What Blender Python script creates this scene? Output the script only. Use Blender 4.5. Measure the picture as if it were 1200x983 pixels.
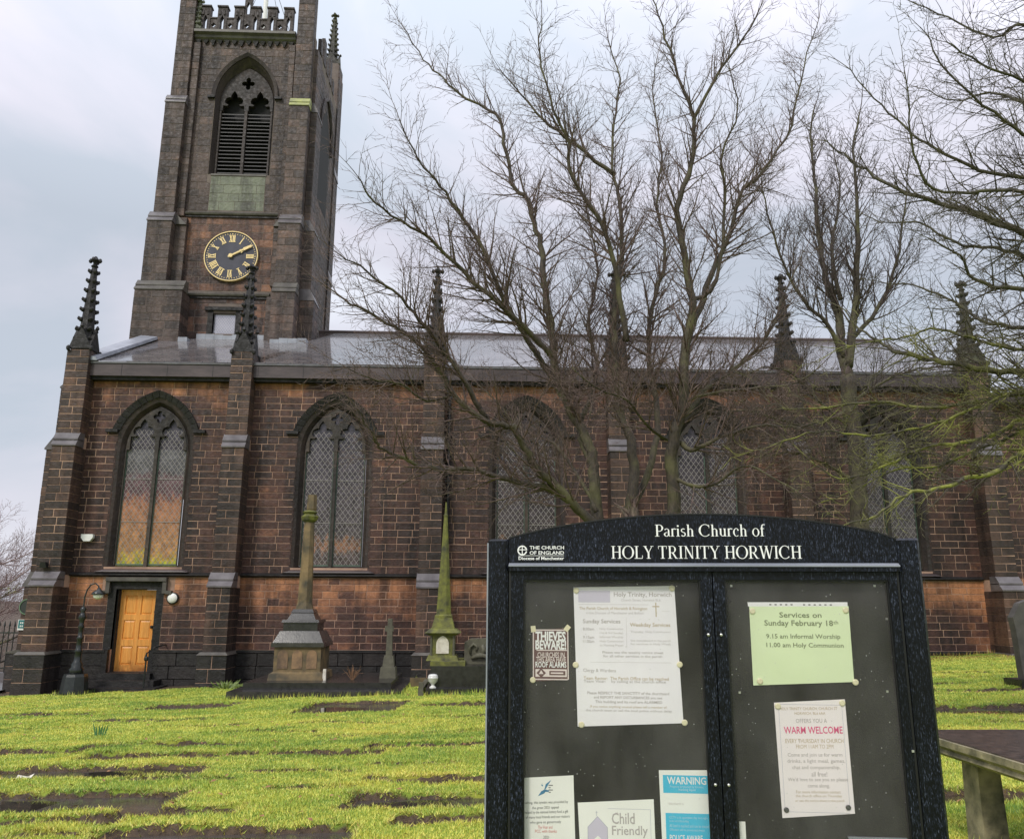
import bpy, bmesh, math, random
import numpy as np
from mathutils import Vector, Matrix
from mathutils.geometry import tessellate_polygon
random.seed(7); np.random.seed(7)
R = math.radians
S = bpy.context.scene
for o in list(bpy.data.objects): bpy.data.objects.remove(o)
COL = S.collection
# ------------------------------------------------------------------ camera
FPX, PW, PH = 950., 1200., 983.
YAW, PIT, ROL = R(2.1), R(12.6), R(0.25)
CAM = Vector((0, -21.8, 2.3))
fw = Vector((math.sin(YAW)*math.cos(PIT), math.cos(YAW)*math.cos(PIT), math.sin(PIT)))
rt0 = Vector((math.cos(YAW), -math.sin(YAW), 0)); up0 = rt0.cross(fw)
rt = rt0*math.cos(ROL)+up0*math.sin(ROL); up = -rt0*math.sin(ROL)+up0*math.cos(ROL)
cd = bpy.data.cameras.new('camera'); cam = bpy.data.objects.new('camera', cd); COL.objects.link(cam)
M = Matrix((rt, up, -fw)).transposed().to_4x4(); M.translation = CAM
cam.matrix_world = M
cd.sensor_width = 36; cd.sensor_fit = 'HORIZONTAL'; cd.lens = 36*FPX/PW; cd.clip_start = .05; cd.clip_end = 3000
S.camera = cam
S.render.resolution_x = 1024; S.render.resolution_y = 838
# ------------------------------------------------------------------ world, sun, exposure
SUN_EL, SUN_AZ = R(42), R(-150)     # azimuth measured from +Y towards +X: behind and left of the camera
W = bpy.data.worlds.new('World'); S.world = W; W.use_nodes = True
nt = W.node_tree; nt.nodes.clear()
def wn(t): return nt.nodes.new(t)
out = wn('ShaderNodeOutputWorld'); b1 = wn('ShaderNodeBackground'); b2 = wn('ShaderNodeBackground'); mx = wn('ShaderNodeMixShader')
sky = wn('ShaderNodeTexSky'); sky.sky_type = 'NISHITA'; sky.sun_disc = False; sky.sun_elevation = SUN_EL; sky.sun_rotation = SUN_AZ
tc = wn('ShaderNodeTexCoord'); mp = wn('ShaderNodeMapping'); mp.inputs['Scale'].default_value = (1, 1, 2.2); mp.inputs['Location'].default_value = (1, 9, 2.5)
nz = wn('ShaderNodeTexNoise'); nz.inputs['Scale'].default_value = 1.5; nz.inputs['Detail'].default_value = 7; nz.inputs['Distortion'].default_value = .6; nz.inputs['Roughness'].default_value = .5
rp = wn('ShaderNodeValToRGB'); e = rp.color_ramp.elements
e[0].position = .36; e[0].color = (.47, .515, .585, 1); e[1].position = .62; e[1].color = (.74, .76, .83, 1)
k = rp.color_ramp.elements.new(.5); k.color = (.62, .61, .685, 1)
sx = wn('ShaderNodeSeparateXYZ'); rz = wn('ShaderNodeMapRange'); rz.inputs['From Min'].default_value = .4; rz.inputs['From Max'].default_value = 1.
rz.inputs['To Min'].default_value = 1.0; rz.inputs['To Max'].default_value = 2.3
L = nt.links.new
L(tc.outputs['Generated'], mp.inputs[0]); L(mp.outputs[0], nz.inputs['Vector']); L(nz.outputs['Fac'], rp.inputs[0])
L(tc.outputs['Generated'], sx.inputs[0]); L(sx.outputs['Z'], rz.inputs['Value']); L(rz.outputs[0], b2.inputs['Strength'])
L(rp.outputs[0], b2.inputs['Color']); L(sky.outputs[0], b1.inputs['Color']); b1.inputs['Strength'].default_value = .1
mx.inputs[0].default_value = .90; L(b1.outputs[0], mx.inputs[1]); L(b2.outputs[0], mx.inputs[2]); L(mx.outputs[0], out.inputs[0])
sl = bpy.data.lights.new('sun', 'SUN'); sl.energy = 1.5; sl.angle = R(12); sl.color = (1, .95, .87)
so = bpy.data.objects.new('sun', sl); COL.objects.link(so)
sd = Vector((math.sin(SUN_AZ)*math.cos(SUN_EL), math.cos(SUN_AZ)*math.cos(SUN_EL), math.sin(SUN_EL)))
so.rotation_euler = sd.to_track_quat('Z', 'Y').to_euler(); so.location = (-20, -40, 50)
S.view_settings.view_transform = 'Standard'; S.view_settings.look = 'None'; S.view_settings.exposure = 0.32; S.view_settings.gamma = 1
S.render.engine = 'CYCLES'

def at(x, y, Y):
    """point on the plane at depth Y seen at photograph pixel x, y (used only to take dimensions off the photograph)"""
    d = fw*FPX + rt*(x-PW/2) - up*(y-PH/2); t = (Y-CAM.y)/d.y
    return CAM + d*t

# ------------------------------------------------------------------ materials
MAT = {}
class NT:
    def __init__(s, name):
        m = bpy.data.materials.new(name); m.use_nodes = True; s.m = m; s.t = m.node_tree; s.t.nodes.clear()
        s.o = s.n('ShaderNodeOutputMaterial'); s.b = s.n('ShaderNodeBsdfPrincipled'); s.l(s.b.outputs[0], s.o.inputs[0])
        s.pos = s.n('ShaderNodeNewGeometry').outputs['Position']; MAT[name] = m
    def n(s, t, **k):
        x = s.t.nodes.new(t)
        for a, v in k.items(): setattr(x, a, v)
        return x
    def l(s, a, b): s.t.links.new(a, b)
    def set(s, k, v):
        if hasattr(v, 'is_linked'): s.l(v, s.b.inputs[k])
        else: s.b.inputs[k].default_value = v
    def noise(s, scale, detail=3, stretch=None, rough=.55, loc=None, vec=None):
        x = s.n('ShaderNodeTexNoise'); x.inputs['Scale'].default_value = scale; x.inputs['Detail'].default_value = detail; x.inputs['Roughness'].default_value = rough
        v = vec or s.pos
        if stretch or loc:
            m = s.n('ShaderNodeMapping'); s.l(v, m.inputs[0]); v = m.outputs[0]
            if stretch: m.inputs['Scale'].default_value = stretch
            if loc: m.inputs['Location'].default_value = loc
        s.l(v, x.inputs['Vector']); return x.outputs['Fac']
    def ramp(s, f, stops, interp='LINEAR'):
        x = s.n('ShaderNodeValToRGB'); cr = x.color_ramp; cr.interpolation = interp
        while len(cr.elements) < len(stops): cr.elements.new(.5)
        for e, (p, c) in zip(cr.elements, stops):
            e.position = p
            e.color = (c, c, c, 1) if not isinstance(c, tuple) else (*c, 1)
        s.l(f, x.inputs[0]); return x.outputs[0]
    def math(s, op, a, b, clamp=False):
        x = s.n('ShaderNodeMath', operation=op, use_clamp=clamp)
        for i, v in enumerate((a, b)):
            if hasattr(v, 'is_linked'): s.l(v, x.inputs[i])
            else: x.inputs[i].default_value = v
        return x.outputs[0]
    def mix(s, f, a, b, mode='MIX'):
        x = s.n('ShaderNodeMix', data_type='RGBA', blend_type=mode)
        for i, v in ((0, f), (6, a), (7, b)):
            if hasattr(v, 'is_linked'): s.l(v, x.inputs[i])
            else: x.inputs[i].default_value = v if i == 0 else (*v, 1)
        return x.outputs[2]
    def attr(s, name): return s.n('ShaderNodeAttribute', attribute_name=name).outputs['Fac']
    def z(s, i='Z'):
        x = s.n('ShaderNodeSeparateXYZ'); s.l(s.pos, x.inputs[0]); return x.outputs[i]
    def bump(s, h, strength=.4, dist=.01):
        x = s.n('ShaderNodeBump'); x.inputs['Strength'].default_value = strength; x.inputs['Distance'].default_value = dist
        s.l(h, x.inputs['Height']); s.l(x.outputs[0], s.b.inputs['Normal'])

def simple(name, c, c2=None, rough=.6, scale=6, metal=0, spec=.5, bump=.3, bd=.01, stretch=None, detail=5):
    t = NT(name)
    if c2 is not None:
        n = t.noise(scale, detail, stretch); col = t.ramp(n, [(.32, c), (.68, c2)])
        t.set('Base Color', col); t.bump(t.noise(scale*4, 3, stretch), bump, bd)
    else: t.set('Base Color', (*c, 1))
    t.set('Roughness', rough); t.set('Metallic', metal); t.b.inputs['Specular IOR Level'].default_value = spec
    return t

def stone(name, dark, mid, clean, zstops, noisew=1.7, tonew=.55, bias=0., rough=.62, grain=.5):
    t = NT(name)
    zf = t.math('MULTIPLY', t.z(), .1)
    zc = t.ramp(zf, [(p/10., v) for p, v in zstops])
    n1 = t.math('MULTIPLY', t.math('SUBTRACT', t.noise(.62, 5, rough=.6), .5), noisew)
    n3 = t.math('MULTIPLY', t.math('SUBTRACT', t.noise(7, 4), .5), .55)
    tn = t.math('MULTIPLY', t.math('SUBTRACT', t.attr('tone'), .5), tonew)
    f = t.math('ADD', t.math('ADD', zc, n1), t.math('ADD', t.math('ADD', tn, n3), bias), True)
    col = t.ramp(f, [(0, dark), (.42, mid), (1, clean)])
    stn = t.noise(1.6, 5, (1.6, 1.6, .16), .6); col = t.mix(1., col, t.ramp(stn, [(.36, (.34, .32, .32)), (.56, (1., 1., 1.))]), 'MULTIPLY')
    g = t.noise(45, 4)
    col = t.mix(.5, col, t.ramp(g, [(.3, .55), (.7, 1.0)]), 'MULTIPLY')
    t.set('Base Color', col); t.set('Roughness', t.ramp(t.noise(9, 3), [(.3, rough-.15), (.7, rough+.2)]))
    t.bump(t.math('ADD', t.noise(30, 5), t.math('MULTIPLY', t.noise(8, 4), 2.)), grain+.15, .016)
    return t
WZ = [(0, .12), (.9, .1), (1.05, .34), (1.8, .36), (2.5, .78), (2.9, .80), (3.0, .18), (5.0, .16), (7.3, .18), (7.75, .46), (8.1, .66), (9.9, .2)]
stone('wall_stone', (.040, .021, .018), (.105, .046, .034), (.60, .26, .12), WZ, 1.45, .34)
stone('buttress_stone', (.044, .029, .024), (.094, .054, .041), (.26, .135, .08), [(0, .1), (1, .15), (1.3, .45), (2.4, .35), (2.8, .22), (9.9, .28)], 1.0, .5, -.05)
stone('tower_stone', (.055, .040, .035), (.120, .082, .068), (.36, .185, .115), [(0, .2), (10, .2)], .7, .5, .02)
stone('tower_patch_stone', (.05, .03, .027), (.16, .08, .055), (.45, .21, .11), [(0, .28), (10, .28)], 1.7, .6, .0)
stone('plinth_stone', (.018, .016, .015), (.034, .027, .024), (.09, .06, .045), [(0, .2), (10, .2)], .9, .4)
stone('reveal_stone', (.030, .022, .019), (.075, .045, .036), (.24, .12, .075), [(0, .3), (10, .3)], 1.2, .4)
stone('black_stone', (.014, .012, .012), (.028, .022, .021), (.09, .05, .04), [(0, .2), (10, .2)], 1.0, .4)
stone('tracery_stone', (.04, .032, .026), (.10, .070, .050), (.36, .20, .13), [(0, .3), (10, .3)], 1.5, .5)
stone('tracery_dark', (.03, .024, .022), (.07, .048, .04), (.30, .15, .10), [(0, .35), (10, .35)], 1.6, .4)
stone('mossy_dark_stone', (.045, .042, .032), (.10, .10, .055), (.20, .20, .09), [(0, .4), (10, .4)], 2.2, .5)
stone('mossy_panel_stone', (.085, .085, .07), (.185, .20, .145), (.27, .285, .20), [(0, .5), (10, .5)], 2.2, .2)
simple('mortar', (.56, .36, .26), (.20, .125, .095), .9, 1.1, bump=.3)
simple('tower_mortar', (.20, .165, .145), (.12, .09, .08), .9, 2.2, bump=.3)
simple('weathering_stone', (.15, .135, .14), (.075, .065, .068), .35, 3, bump=.3)
simple('lime_weathering_stone', (.42, .44, .16), (.26, .27, .14), .6, 5, bump=.3)
simple('grey_green_ledge', (.11, .10, .085), (.055, .048, .042), .5, 4, bump=.3)
simple('fascia_stone', (.090, .066, .068), (.040, .029, .030), .42, 1.8, bump=.25, stretch=(1, 1, 3))
simple('lead', (.33, .35, .40), (.20, .215, .25), .38, 3, spec=.7, bump=.15)
simple('gutter_grey', (.16, .16, .17), (.09, .085, .09), .3, 5)
simple('ridge_tile', (.05, .035, .035), (.09, .06, .055), .6, 3)
simple('cast_iron', (.010, .013, .013), (.022, .026, .025), .28, 12, spec=.6, bump=.15)
simple('black_paint', (.006, .006, .007), None, .5)
simple('gilt', (.80, .64, .33), (.62, .46, .2), .45, 30, metal=.25, bump=.1)
simple('clock_blue_black', (.025, .026, .045), (.05, .05, .075), .55, 3, bump=.05)
simple('white_paint', (.8, .8, .78), None, .45)
simple('opal_glass', (.85, .84, .8), None, .2)
simple('teal_sign', (.02, .16, .17), None, .4)
simple('green_rim', (.12, .2, .12), None, .5)
simple('sign_dark', (.035, .04, .04), None, .3)
simple('drain_black', (.006, .006, .007), None, .35)
simple('mossy_monument', (.19, .195, .035), (.050, .050, .028), .75, 6, bump=.8)
simple('buff_monument', (.24, .165, .075), (.055, .048, .030), .7, 3.4, bump=.7)
simple('buff_panel', (.30, .185, .095), (.10, .068, .045), .7, 5, bump=.4)
simple('dark_granite', (.035, .034, .032), (.016, .015, .015), .22, 9, spec=.6, bump=.12)
simple('granite_top', (.060, .056, .052), (.028, .026, .025), .2, 6, spec=.6, bump=.1)
simple('carved_stone', (.13, .125, .085), (.075, .07, .05), .75, 8, bump=.5)
simple('plaque_white', (.75, .72, .62), (.55, .5, .42), .5, 12)
simple('china_white', (.66, .66, .64), None, .15)
simple('grey_headstone', (.115, .105, .095), (.065, .06, .056), .6, 5, bump=.4)
simple('table_slab_top', (.100, .072, .060), (.030, .026, .024), .2, 14, bump=.4)
simple('table_slab_edge', (.36, .31, .19), (.055, .055, .035), .65, 8, bump=.6)
simple('soil', (.052, .032, .020), (.09, .06, .036), .85, 9, bump=.8)
simple('paving_grey', (.22, .22, .22), (.15, .15, .155), .4, 2)
simple('dead_stems', (.30, .17, .09), (.16, .09, .05), .8, 20)
simple('weed_green', (.10, .17, .04), (.20, .24, .06), .6, 20)
simple('daffodil_leaf', (.05, .17, .06), (.09, .24, .08), .5, 20)
simple('fallen_leaf', (.22, .09, .035), (.35, .19, .08), .6, 30)
simple('screw_metal', (.55, .55, .53), None, .35, metal=.6)
simple('pin_cream', (.78, .72, .5), None, .35)
simple('pin_dark', (.06, .06, .06), None, .4)
simple('paper_white', (.88, .86, .90), (.82, .79, .85), .7, 5, bump=.1, bd=.002)
simple('paper_pink_white', (.90, .83, .85), (.84, .78, .80), .7, 5, bump=.1, bd=.002)
simple('paper_green', (.76, .86, .58), (.70, .80, .52), .7, 5, bump=.1, bd=.002)
simple('paper_cream', (.88, .88, .84), None, .6)
simple('paper_maroon', (.13, .055, .055), None, .6)
simple('paper_blue', (.05, .50, .74), None, .6)
simple('paper_lilac', (.60, .56, .68), None, .7)
for n_, c_ in (('print_grey', (.47, .43, .43)), ('print_faint', (.60, .56, .57)), ('print_dark', (.16, .16, .16)), ('print_olive', (.20, .23, .13)), ('print_pink', (.72, .10, .25)),
               ('print_red', (.68, .2, .2)), ('print_white', (.86, .86, .86)), ('print_pinkwhite', (.8, .7, .68)), ('print_blue', (.02, .2, .38)), ('print_tan', (.55, .45, .33)), ('print_lilac', (.42, .42, .52)), ('print_paleblue', (.45, .68, .8)), ('header_white', (.92, .92, .92))):
    simple(n_, c_, None, .6)
t = NT('board_back'); t.set('Base Color', t.ramp(t.noise(6, 5), [(.3, (.010, .009, .009)), (.7, (.026, .023, .021))])); t.set('Roughness', .85); t.bump(t.noise(150, 2), .2, .002)
# glossy black paint wet with rain
t = NT('rain_wet_paint')
n = t.noise(330, 3, (1, 1, .24), .75); n2 = t.noise(5, 4)
drops = t.ramp(n, [(.45, (.0018, .002, .0028)), (.58, (.013, .017, .030)), (.70, (.13, .15, .22))])
t.set('Base Color', t.mix(t.ramp(n2, [(.35, .35), (.65, 1.)]), (.004, .0045, .006), drops)); t.set('Roughness', t.ramp(n, [(.45, .42), (.7, .16)]))
t.b.inputs['Specular IOR Level'].default_value = .22; t.bump(n, .3, .001)
# perspex pane of the notice board: slightly dusty, with water marks
t = NT('perspex')
tr = t.n('ShaderNodeBsdfTransparent'); gl = t.n('ShaderNodeBsdfGlossy'); gl.inputs['Roughness'].default_value = .08; df = t.n('ShaderNodeBsdfDiffuse'); df.inputs['Color'].default_value = (.75, .74, .72, 1)
m1 = t.n('ShaderNodeMixShader'); m2 = t.n('ShaderNodeMixShader'); lw = t.n('ShaderNodeFresnel'); lw.inputs['IOR'].default_value = 1.2
t.l(t.ramp(t.noise(7, 5, (1, 1, .5)), [(.3, .006), (.75, .045)]), m1.inputs[0]); t.l(tr.outputs[0], m1.inputs[1]); t.l(df.outputs[0], m1.inputs[2])
t.l(lw.outputs[0], m2.inputs[0]); t.l(m1.outputs[0], m2.inputs[1]); t.l(gl.outputs[0], m2.inputs[2]); t.l(m2.outputs[0], t.o.inputs[0])
t = NT('water_drop'); t.set('Base Color', (.5, .5, .5, 1)); t.set('Roughness', .05); t.set('Transmission Weight', .7)
# leaded glass; noise in its colour imitates uneven reflections
def glass(name, stops, rough=.22, metal=.35, nw=.0):
    t = NT(name); col = t.ramp(t.math('MULTIPLY', t.math('ADD', t.z(), t.math('MULTIPLY', t.math('SUBTRACT', t.noise(6, 5, (1, 1, .5), .7), .5), 1.3)), .1), [(p/10., c) for p, c in stops])
    n = t.noise(7, 5, (1, 1, .6), .65); col = t.mix(.8, col, t.ramp(n, [(.36, .30), (.62, 1.)]), 'MULTIPLY')
    t.set('Base Color', col); t.set('Roughness', rough); t.set('Metallic', metal); t.bump(t.noise(9, 3), .6, .03); return t
G0 = [(2.9, (.13, .10, .10)), (3.5, (.14, .11, .105)), (3.7, (.40, .20, .11)), (3.95, (.12, .10, .10)), (5.5, (.10, .085, .095)), (7.5, (.08, .075, .09))]
glass('leaded_glass', G0)
glass('stained_glass', [(3.15, (.45, .5, .03)), (3.35, (.62, .42, .06)), (3.6, (.55, .27, .10)), (4.85, (.42, .17, .085)), (5.05, (.16, .075, .085)), (5.5, (.13, .075, .085)), (5.65, (.12, .115, .125)), (7.5, (.17, .17, .19))], .4, .15)  # stained colours below; the grey upper bands paint a reflection
simple('sky_lit_glass', (.45, .45, .52), (.6, .6, .66), .15, 3, metal=.6)
simple('lead_came', (.34, .31, .30), None, .5)
simple('green_frame', (.10, .16, .12), (.06, .09, .07), .6, 8)
simple('louvre_slate', (.040, .038, .040), (.014, .013, .014), .5, 8)
simple('louvre_dark', (.008, .008, .009), None, .8)
# varnished pine door
t = NT('varnished_pine'); n = t.noise(9, 5, (6, 6, .5)); t.set('Base Color', t.ramp(n, [(.3, (.84, .31, .05)), (.7, (.95, .46, .11))])); t.set('Roughness', .42); t.bump(n, .25, .004)
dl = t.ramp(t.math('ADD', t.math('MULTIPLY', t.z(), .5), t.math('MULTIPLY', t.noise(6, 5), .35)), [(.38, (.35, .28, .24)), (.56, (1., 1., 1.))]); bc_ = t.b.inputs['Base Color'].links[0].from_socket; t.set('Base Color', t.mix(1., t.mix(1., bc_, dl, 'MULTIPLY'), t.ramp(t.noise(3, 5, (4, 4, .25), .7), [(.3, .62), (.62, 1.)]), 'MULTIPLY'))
# wet slates
t = NT('wet_slate'); br = t.n('ShaderNodeTexBrick'); mpn = t.n('ShaderNodeMapping'); t.l(t.pos, mpn.inputs[0]); sxx = t.n('ShaderNodeSeparateXYZ'); t.l(t.pos, sxx.inputs[0])
cb = t.n('ShaderNodeCombineXYZ'); t.l(sxx.outputs['X'], cb.inputs['X']); t.l(t.math('MULTIPLY', sxx.outputs['Y'], 1.0), cb.inputs['Y']); t.l(cb.outputs[0], br.inputs['Vector'])
br.inputs['Scale'].default_value = 1; br.inputs['Brick Width'].default_value = .34; br.inputs['Row Height'].default_value = .245; br.inputs['Mortar Size'].default_value = .022
br.inputs['Color1'].default_value = (.075, .06, .058, 1); br.inputs['Color2'].default_value = (.15, .125, .12, 1); br.inputs['Mortar'].default_value = (.02, .018, .018, 1)
t.set('Base Color', t.mix(.5, br.outputs['Color'], t.ramp(t.noise(1.2, 5), [(.3, (.45, .36, .30)), (.7, (1., 1., 1.))]), 'MULTIPLY')); t.set('Roughness', t.ramp(t.noise(8, 4), [(.3, .08), (.7, .2)]))
t.b.inputs['Coat Weight'].default_value = 1.0; t.b.inputs['Coat Roughness'].default_value = .06; t.b.inputs['Coat IOR'].default_value = 1.8; t.b.inputs['Specular IOR Level'].default_value = 1.0; t.bump(br.outputs['Fac'], -.4, .010)
# bark
def bark(name, a, b, moss, m0, m1, sc=3):
    t = NT(name); col = t.ramp(t.noise(22, 5, (1, 1, .45), .65), [(.34, a), (.66, b)])
    mf = t.ramp(t.noise(sc, 5), [(m0, 0.), (m1, 1.)])
    if 'mossy' in name: mf = t.math('MULTIPLY', mf, t.ramp(t.math('MULTIPLY', t.math('ADD', t.z(), t.math('MULTIPLY', t.noise(.6, 3), 2.)), .1), [(.52, 1.), (.68, .12)]))
    t.set('Base Color', t.mix(mf, col, moss)); t.set('Roughness', .75); t.bump(t.noise(28, 5, (1, 1, .35)), .9, .02)
bark('bark_grey_brown', (.030, .024, .020), (.082, .064, .044), (.13, .125, .05), .45, .75)
bark('twig_brown', (.060, .042, .036), (.20, .135, .115), (.12, .11, .06), .55, .8)
bark('twig_dark', (.036, .027, .024), (.11, .078, .068), (.10, .10, .05), .6, .8)
bark('bark_mossy', (.038, .033, .024), (.085, .075, .048), (.27, .28, .055), .42, .60, 5)
bark('twig_mossy', (.045, .036, .028), (.11, .09, .065), (.30, .31, .07), .46, .62, 1.6)
bark('twig_pink', (.20, .14, .13), (.34, .25, .23), (.25, .22, .15), .6, .8)
# turf: bare soil where the mesh says so
t = NT('turf'); d = t.attr('dirt'); g = t.ramp(t.noise(1.1, 6), [(.33, (.12, .22, .018)), (.5, (.24, .33, .025)), (.68, (.36, .36, .035))])
g = t.mix(.5, g, t.ramp(t.noise(30, 4), [(.3, .5), (.7, 1.)]), 'MULTIPLY')
sc_ = t.ramp(t.noise(14, 5), [(.3, (.035, .022, .014)), (.7, (.11, .072, .038))])
dm = t.ramp(t.math('ADD', d, t.math('MULTIPLY', t.math('SUBTRACT', t.noise(9, 4), .5), .5)), [(.38, 0.), (.58, 1.)])
t.set('Base Color', t.mix(dm, g, sc_)); t.set('Roughness', .8); t.bump(t.noise(40, 5), .9, .03)
t = NT('grass_blade'); a = t.attr('tone'); dd = t.attr('dry'); bands = t.noise(.55, 5, (.45, 2.2, 1), .65)
c = t.ramp(t.math('ADD', t.math('MULTIPLY', a, .24), t.math('ADD', t.math('MULTIPLY', t.noise(2.2, 5, rough=.65), .36), t.math('MULTIPLY', bands, .72))), [(.36, (.05, .115, .025)), (.50, (.17, .30, .045)), (.62, (.40, .50, .08)), (.76, (.72, .70, .13)), (.97, (.84, .66, .16))])
t.set('Base Color', t.mix(dd, c, (.27, .15, .05))); t.set('Roughness', .5)
t.b.inputs['Subsurface Weight'].default_value = 0
# wet ledger stones
simple('wet_slab', (.085, .058, .042), (.026, .020, .015), .2, 3.5, spec=.6, bump=.3)
simple('wet_slab_grey', (.085, .072, .065), (.035, .028, .025), .2, 3.5, spec=.6, bump=.25)
t = NT('puddle'); t.set('Base Color', (.03, .026, .02, 1)); t.set('Roughness', .03); t.b.inputs['Specular IOR Level'].default_value = 1.0; t.b.inputs['IOR'].default_value = 1.5; t.bump(t.noise(9, 2), .03, .01)

# ------------------------------------------------------------------ object helpers
class MB:
    def __init__(s): s.v = []; s.f = []; s.mi = []; s.a = {}; s.m = 0
    def add(s, vs, fs, m=None):
        o = len(s.v); s.v += [tuple(v) for v in vs]; s.f += [tuple(i+o for i in f) for f in fs]; s.mi += [s.m if m is None else m]*len(fs)
    def box(s, x0, x1, y0, y1, z0, z1, m=None):
        s.add([(x0, y0, z0), (x1, y0, z0), (x1, y1, z0), (x0, y1, z0), (x0, y0, z1), (x1, y0, z1), (x1, y1, z1), (x0, y1, z1)],
              [(0, 3, 2, 1), (4, 5, 6, 7), (0, 1, 5, 4), (1, 2, 6, 5), (2, 3, 7, 6), (3, 0, 4, 7)], m)
    def frus(s, cx, cy, z0, z1, w0, w1, d0=None, d1=None, m=None):
        d0 = w0 if d0 is None else d0; d1 = w1 if d1 is None else d1
        v = [(cx+i*w/2, cy+j*d/2, z) for z, w, d in ((z0, w0, d0), (z1, w1, d1)) for i, j in ((-1, -1), (1, -1), (1, 1), (-1, 1))]
        s.add(v, [(0, 3, 2, 1), (4, 5, 6, 7), (0, 1, 5, 4), (1, 2, 6, 5), (2, 3, 7, 6), (3, 0, 4, 7)], m)
    def lathe(s, cx, cy, prof, n=16, rot=0, m=None):
        o = []
        for r, z in prof: o += [(cx+r*math.cos(rot+2*math.pi*i/n), cy+r*math.sin(rot+2*math.pi*i/n), z) for i in range(n)]
        f = [(k*n+i, k*n+(i+1) % n, (k+1)*n+(i+1) % n, (k+1)*n+i) for k in range(len(prof)-1) for i in range(n)]
        f += [tuple(reversed(range(n))), tuple(range((len(prof)-1)*n, len(prof)*n))]
        s.add(o, f, m)
    def prismY(s, pts, y0, y1, holes=(), m=None):
        """outline in X,Z extruded along Y"""
        loops = [list(pts)]+[list(h) for h in holes]; flat = [p for l in loops for p in l]
        tris = tessellate_polygon([[Vector((p[0], p[1], 0)) for p in l] for l in loops])
        N = len(flat); vs = [(p[0], y0, p[1]) for p in flat]+[(p[0], y1, p[1]) for p in flat]
        fs = []
        for t_ in tris:
            a, b, c = [flat[i] for i in t_]
            if (b[0]-a[0])*(c[1]-a[1])-(b[1]-a[1])*(c[0]-a[0]) < 0: t_ = (t_[0], t_[2], t_[1])
            fs.append(tuple(t_)); fs.append(tuple(i+N for i in reversed(t_)))
        o = 0
        for l in loops:
            n = len(l)
            fs += [(o+i, o+(i+1) % n, o+(i+1) % n+N, o+i+N) for i in range(n)]
            o += n
        s.add(vs, fs, m)
    def tube(s, pts, rads, n=6, m=None, cap=True):
        pts = [Vector(p) for p in pts]; o = []
        ref = Vector((.3, .9, .2)).normalized()
        for i, p in enumerate(pts):
            d = (pts[min(i+1, len(pts)-1)]-pts[max(i-1, 0)]).normalized()
            a = d.cross(ref)
            if a.length < .1: a = d.cross(Vector((1, 0, 0)))
            a.normalize(); b = d.cross(a); r = rads[i] if hasattr(rads, '__len__') else rads
            o += [p+a*(r*math.cos(2*math.pi*k/n))+b*(r*math.sin(2*math.pi*k/n)) for k in range(n)]
        f = [(k*n+i, k*n+(i+1) % n, (k+1)*n+(i+1) % n, (k+1)*n+i) for k in range(len(pts)-1) for i in range(n)]
        if cap: f += [tuple(reversed(range(n))), tuple(range((len(pts)-1)*n, len(pts)*n))]
        s.add(o, f, m)
    def mesh(s, name, mats):
        me = bpy.data.meshes.new(name); me.from_pydata(s.v, [], s.f)
        for m in (mats if isinstance(mats, (list, tuple)) else [mats]): me.materials.append(MAT[m])
        if any(s.mi): me.polygons.foreach_set('material_index', s.mi)
        bm = bmesh.new(); bm.from_mesh(me); bmesh.ops.recalc_face_normals(bm, faces=bm.faces); bm.to_mesh(me); bm.free()
        return me
    def build(s, name, mats, parent=None, smooth=False, **props):
        me = s.mesh(name, mats)
        if smooth: me.polygons.foreach_set('use_smooth', [True]*len(me.polygons))
        return link(name, me, parent, **props)
def link(name, me, parent=None, **props):
    o = bpy.data.objects.new(name, me); COL.objects.link(o)
    if parent: o.parent = parent; o.matrix_parent_inverse = Matrix.Translation(-parent_loc(parent))
    for k_, v_ in props.items(): o[k_] = v_
    return o
def parent_loc(p):
    l = Vector(p.location)
    while p.parent:
        l += Vector(p.parent.location) + p.matrix_parent_inverse.translation; p = p.parent
    return l
def thing(name, label, cat, loc=(0, 0, 0), group=None):
    o = bpy.data.objects.new(name, None); COL.objects.link(o); o.location = loc; o['label'] = label; o['category'] = cat; o.empty_display_size = .2
    if group: o['group'] = group
    return o
def tag(o, label, cat, group=None):
    o['label'] = label; o['category'] = cat
    if group: o['group'] = group
    return o
def P(name, mats, parent, fn, smooth=False, **props):
    b = MB(); fn(b); return b.build(name, mats, parent, smooth, **props)
def box(name, mat, parent, x0, x1, y0, y1, z0, z1, **props):
    b = MB(); b.box(x0, x1, y0, y1, z0, z1); return b.build(name, mat, parent, **props)

def gz(X, Y):
    tt = min(1.3, max(0, -Y/21.8)); return .47+.040*max(-16, min(18, X))*(1-.3*tt)+.18*tt

# ================================================================== GROUND
DX0, DX1, DY0, DY1 = -13.5, 14.5, -19.0, -.2
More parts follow.
